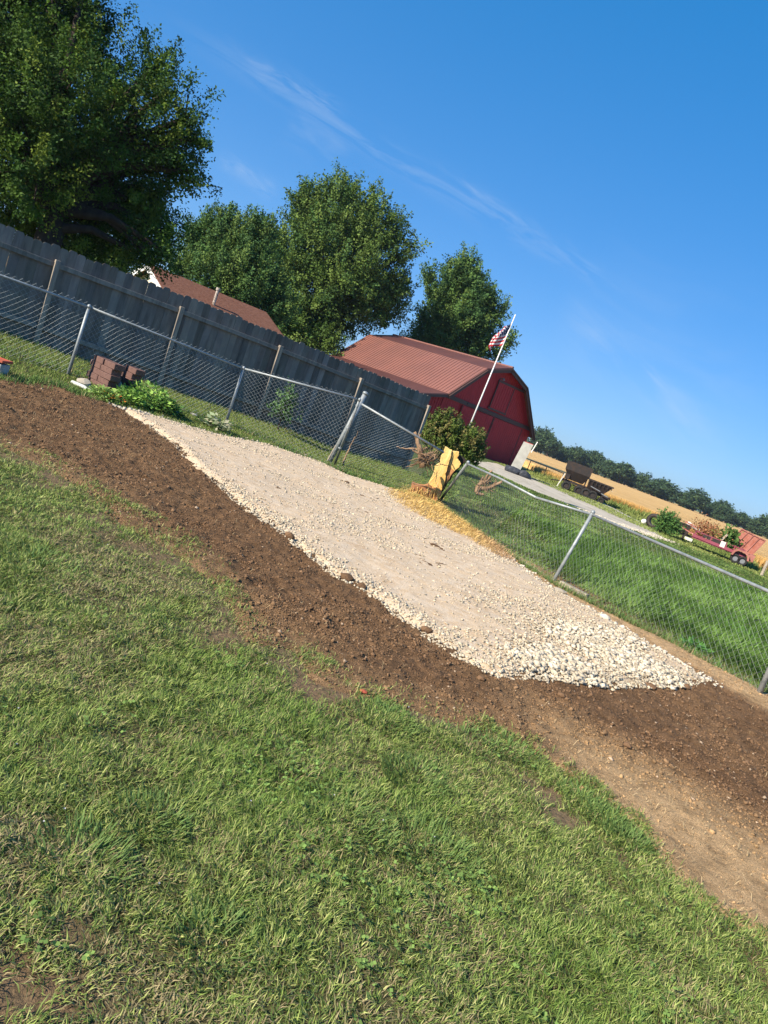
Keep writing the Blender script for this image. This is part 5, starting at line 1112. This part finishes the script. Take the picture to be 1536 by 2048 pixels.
mb = MB(); mb.box(W(1.62, -.1, .64), (.26, 1.2, .32), AXf); mb.build('tail_box', M['pink'], tr)
mb = MB(); mb.beam(W(-.35, -.3, .62), W(-.02, -.35, 1.42), .22, .10); o = mb.build('plank', M['timber'], None, W(-.35, -.3, .62)); tag(o, 'grey weathered plank standing upright in the trailer', 'plank')
def pile(name, label, c_, r_, n_, cols, seed, leaf=.1, cat='brush'):
    global RNG
    RNG = np.random.default_rng(seed); c_ = np.array(c_); d = RNG.normal(0, 1, (n_, 3))*np.array(r_); P_ = c_+d*.5; P_[:, 2] = np.maximum(P_[:, 2], c_[2]-r_[2]*.6)
    dd = RNG.normal(0, 1, (n_, 3))+np.array([0, 0, .4]); dd /= np.linalg.norm(dd, axis=1)[:, None]; s_ = np.cross(dd, RNG.normal(0, 1, (n_, 3))); s_ /= np.linalg.norm(s_, axis=1)[:, None]
    ln = leaf*(.5+RNG.random(n_)); cc = np.array(cols)[RNG.integers(0, len(cols), n_)]*(.7+.6*RNG.random((n_, 1)))
    V, F, C2 = leaf_quads(P_, dd, s_, ln, ln*.5, cc); o = link(name, npmesh(name, V-c_, F, C2), M['leaf'], None, c_); tag(o, label, cat); return o
pile('brush_pile', 'heap of dead rust brown brush at the front of the trailer', W(-1.15, 0, 1.15), (.75, .6, .45), 1500, [(.34, .14, .07), (.26, .12, .06), (.42, .22, .10)], 5)
pile('brush_pile', 'yellow green cut weeds heaped behind the brown brush', W(-.6, .1, 1.0), (.4, .5, .4), 700, [(.2, .22, .06), (.28, .26, .09)], 6)
pile('brush_pile', 'dark green cuttings between the plank and the ramp', W(.12, .1, 1.05), (.35, .5, .55), 800, [(.06, .12, .03), (.09, .16, .04)], 7, .22)
RNG = np.random.default_rng(78)
o_, AXf, W = frame_at(1362, 1052, 37.5); mb = MB(); mb.box(W(0, 0, .62), (.95, .6, .42), AXf); mb.box(W(0, 0, .86), (1.02, .66, .05), AXf); mb.box(W(-.3, 0, .2), (.1, .5, .42), AXf); mb.box(W(.3, 0, .2), (.1, .5, .42), AXf); tag(mb.build('tool_bin', M['steel2'], None, o_), 'dark flat topped bin on legs between the shrub and the trailer', 'bin')
o_, AXf, W = frame_at(1388, 1056, 38.5); wt_ = thing('white_tank', o_, 'white cylinder on legs behind the brown brush', 'tank'); MB().tube([W(-.4, 0, .95), W(.5, 0, .72)], .10, 10).build('cylinder', M['white'], wt_)
for xx, zz in ((-.3, .9), (.4, .7)): MB().beam(W(xx, 0, 0), W(xx, 0, zz), .06, .06).build('leg', M['steel2'], wt_)
g = gp(1375, 1082); mb = MB(); o_, AXf, W = frame_at(1375, 1082, g[1])
for x_ in (-.19, 0, .19): mb.box(W(x_, 0, .10), (.035, .19, .19), AXf)
for y_ in (-.08, .08): mb.box(W(-.095, y_, .10), (.155, .03, .19), AXf); mb.box(W(.095, y_, .10), (.155, .03, .19), AXf)
mb.box(W(0, -.097, .10), (.30, .004, .10), AXf)
tag(mb.build('cinder_block', M['cinder'], None, o_), 'pale hollow cinder block in the grass before the trailer', 'cinder block')
o_, AXf, W = frame_at(1290, 1036, 38.0); mb = MB(); mb.tube([W(0, -.1, .22), W(.05, .4, .22)], [.12, .12], 14); tag(mb.build('white_bucket', M['white'], None, o_, smooth_=True), 'white bucket on its side in the roadside weeds', 'bucket')
o_, AXf, W = frame_at(1308, 1042, 38.0); mb = MB(); mb.wheel(W(0, 0, .42), AXf[1]*.9+AXf[0]*.3, .40, .24, 20, .2); tag(mb.build('old_tyre', M['steel2'], None, o_, smooth_=True), 'grey old tyre standing in the weeds right of the white bucket', 'tyre')
g = gp(1522, 1152); o_, AXf, W = frame_at(1522, 1152, g[1]); mb = MB(); mb.tube([W(0, 0, -.1), W(.0, 0, .75)], .07, 8); tag(mb.build('wooden_post', M['timber'], None, o_), 'short pale wooden post in the grass right of the trailer', 'post')
# low dark rail fence along the wheat edge by the barn
a = AT(1062, 921, 52.); b = AT(1128, 947, 49.); wf = thing('field_rail', (a[0], a[1], -.2), 'low dark rail along the wheat edge between the barn and the wagons', 'rail')
mb = MB(); mb.beam(a, b, .05, .07); mb.build('bar', M['steel2'], wf)
for t in (0, .5, 1):
    q = a*(1-t)+b*t; MB().tube([(q[0], q[1], -.25), q], .035, 6).build('post', M['steel2'], wf)
# a clump of shrubs at the barn corner and golden tall grass
print('objects', len(bpy.data.objects))

# ------------------------------------------------------------------ haze
hz = bpy.data.materials.new('haze'); hz.use_nodes = True; n_ = hz.node_tree.nodes; n_.remove(n_['Principled BSDF']); pv = n_.new('ShaderNodeVolumePrincipled')
pv.inputs['Color'].default_value = (.80, .88, 1., 1); pv.inputs['Density'].default_value = .0002; pv.inputs['Anisotropy'].default_value = .3
hz.node_tree.links.new(pv.outputs[0], n_['Material Output'].inputs['Volume'])
hb = MB(); hb.box((0, 0, 13.1), (10400, 11400, 28.8)); tag(hb.build('haze', hz), None, None, None, 'stuff')
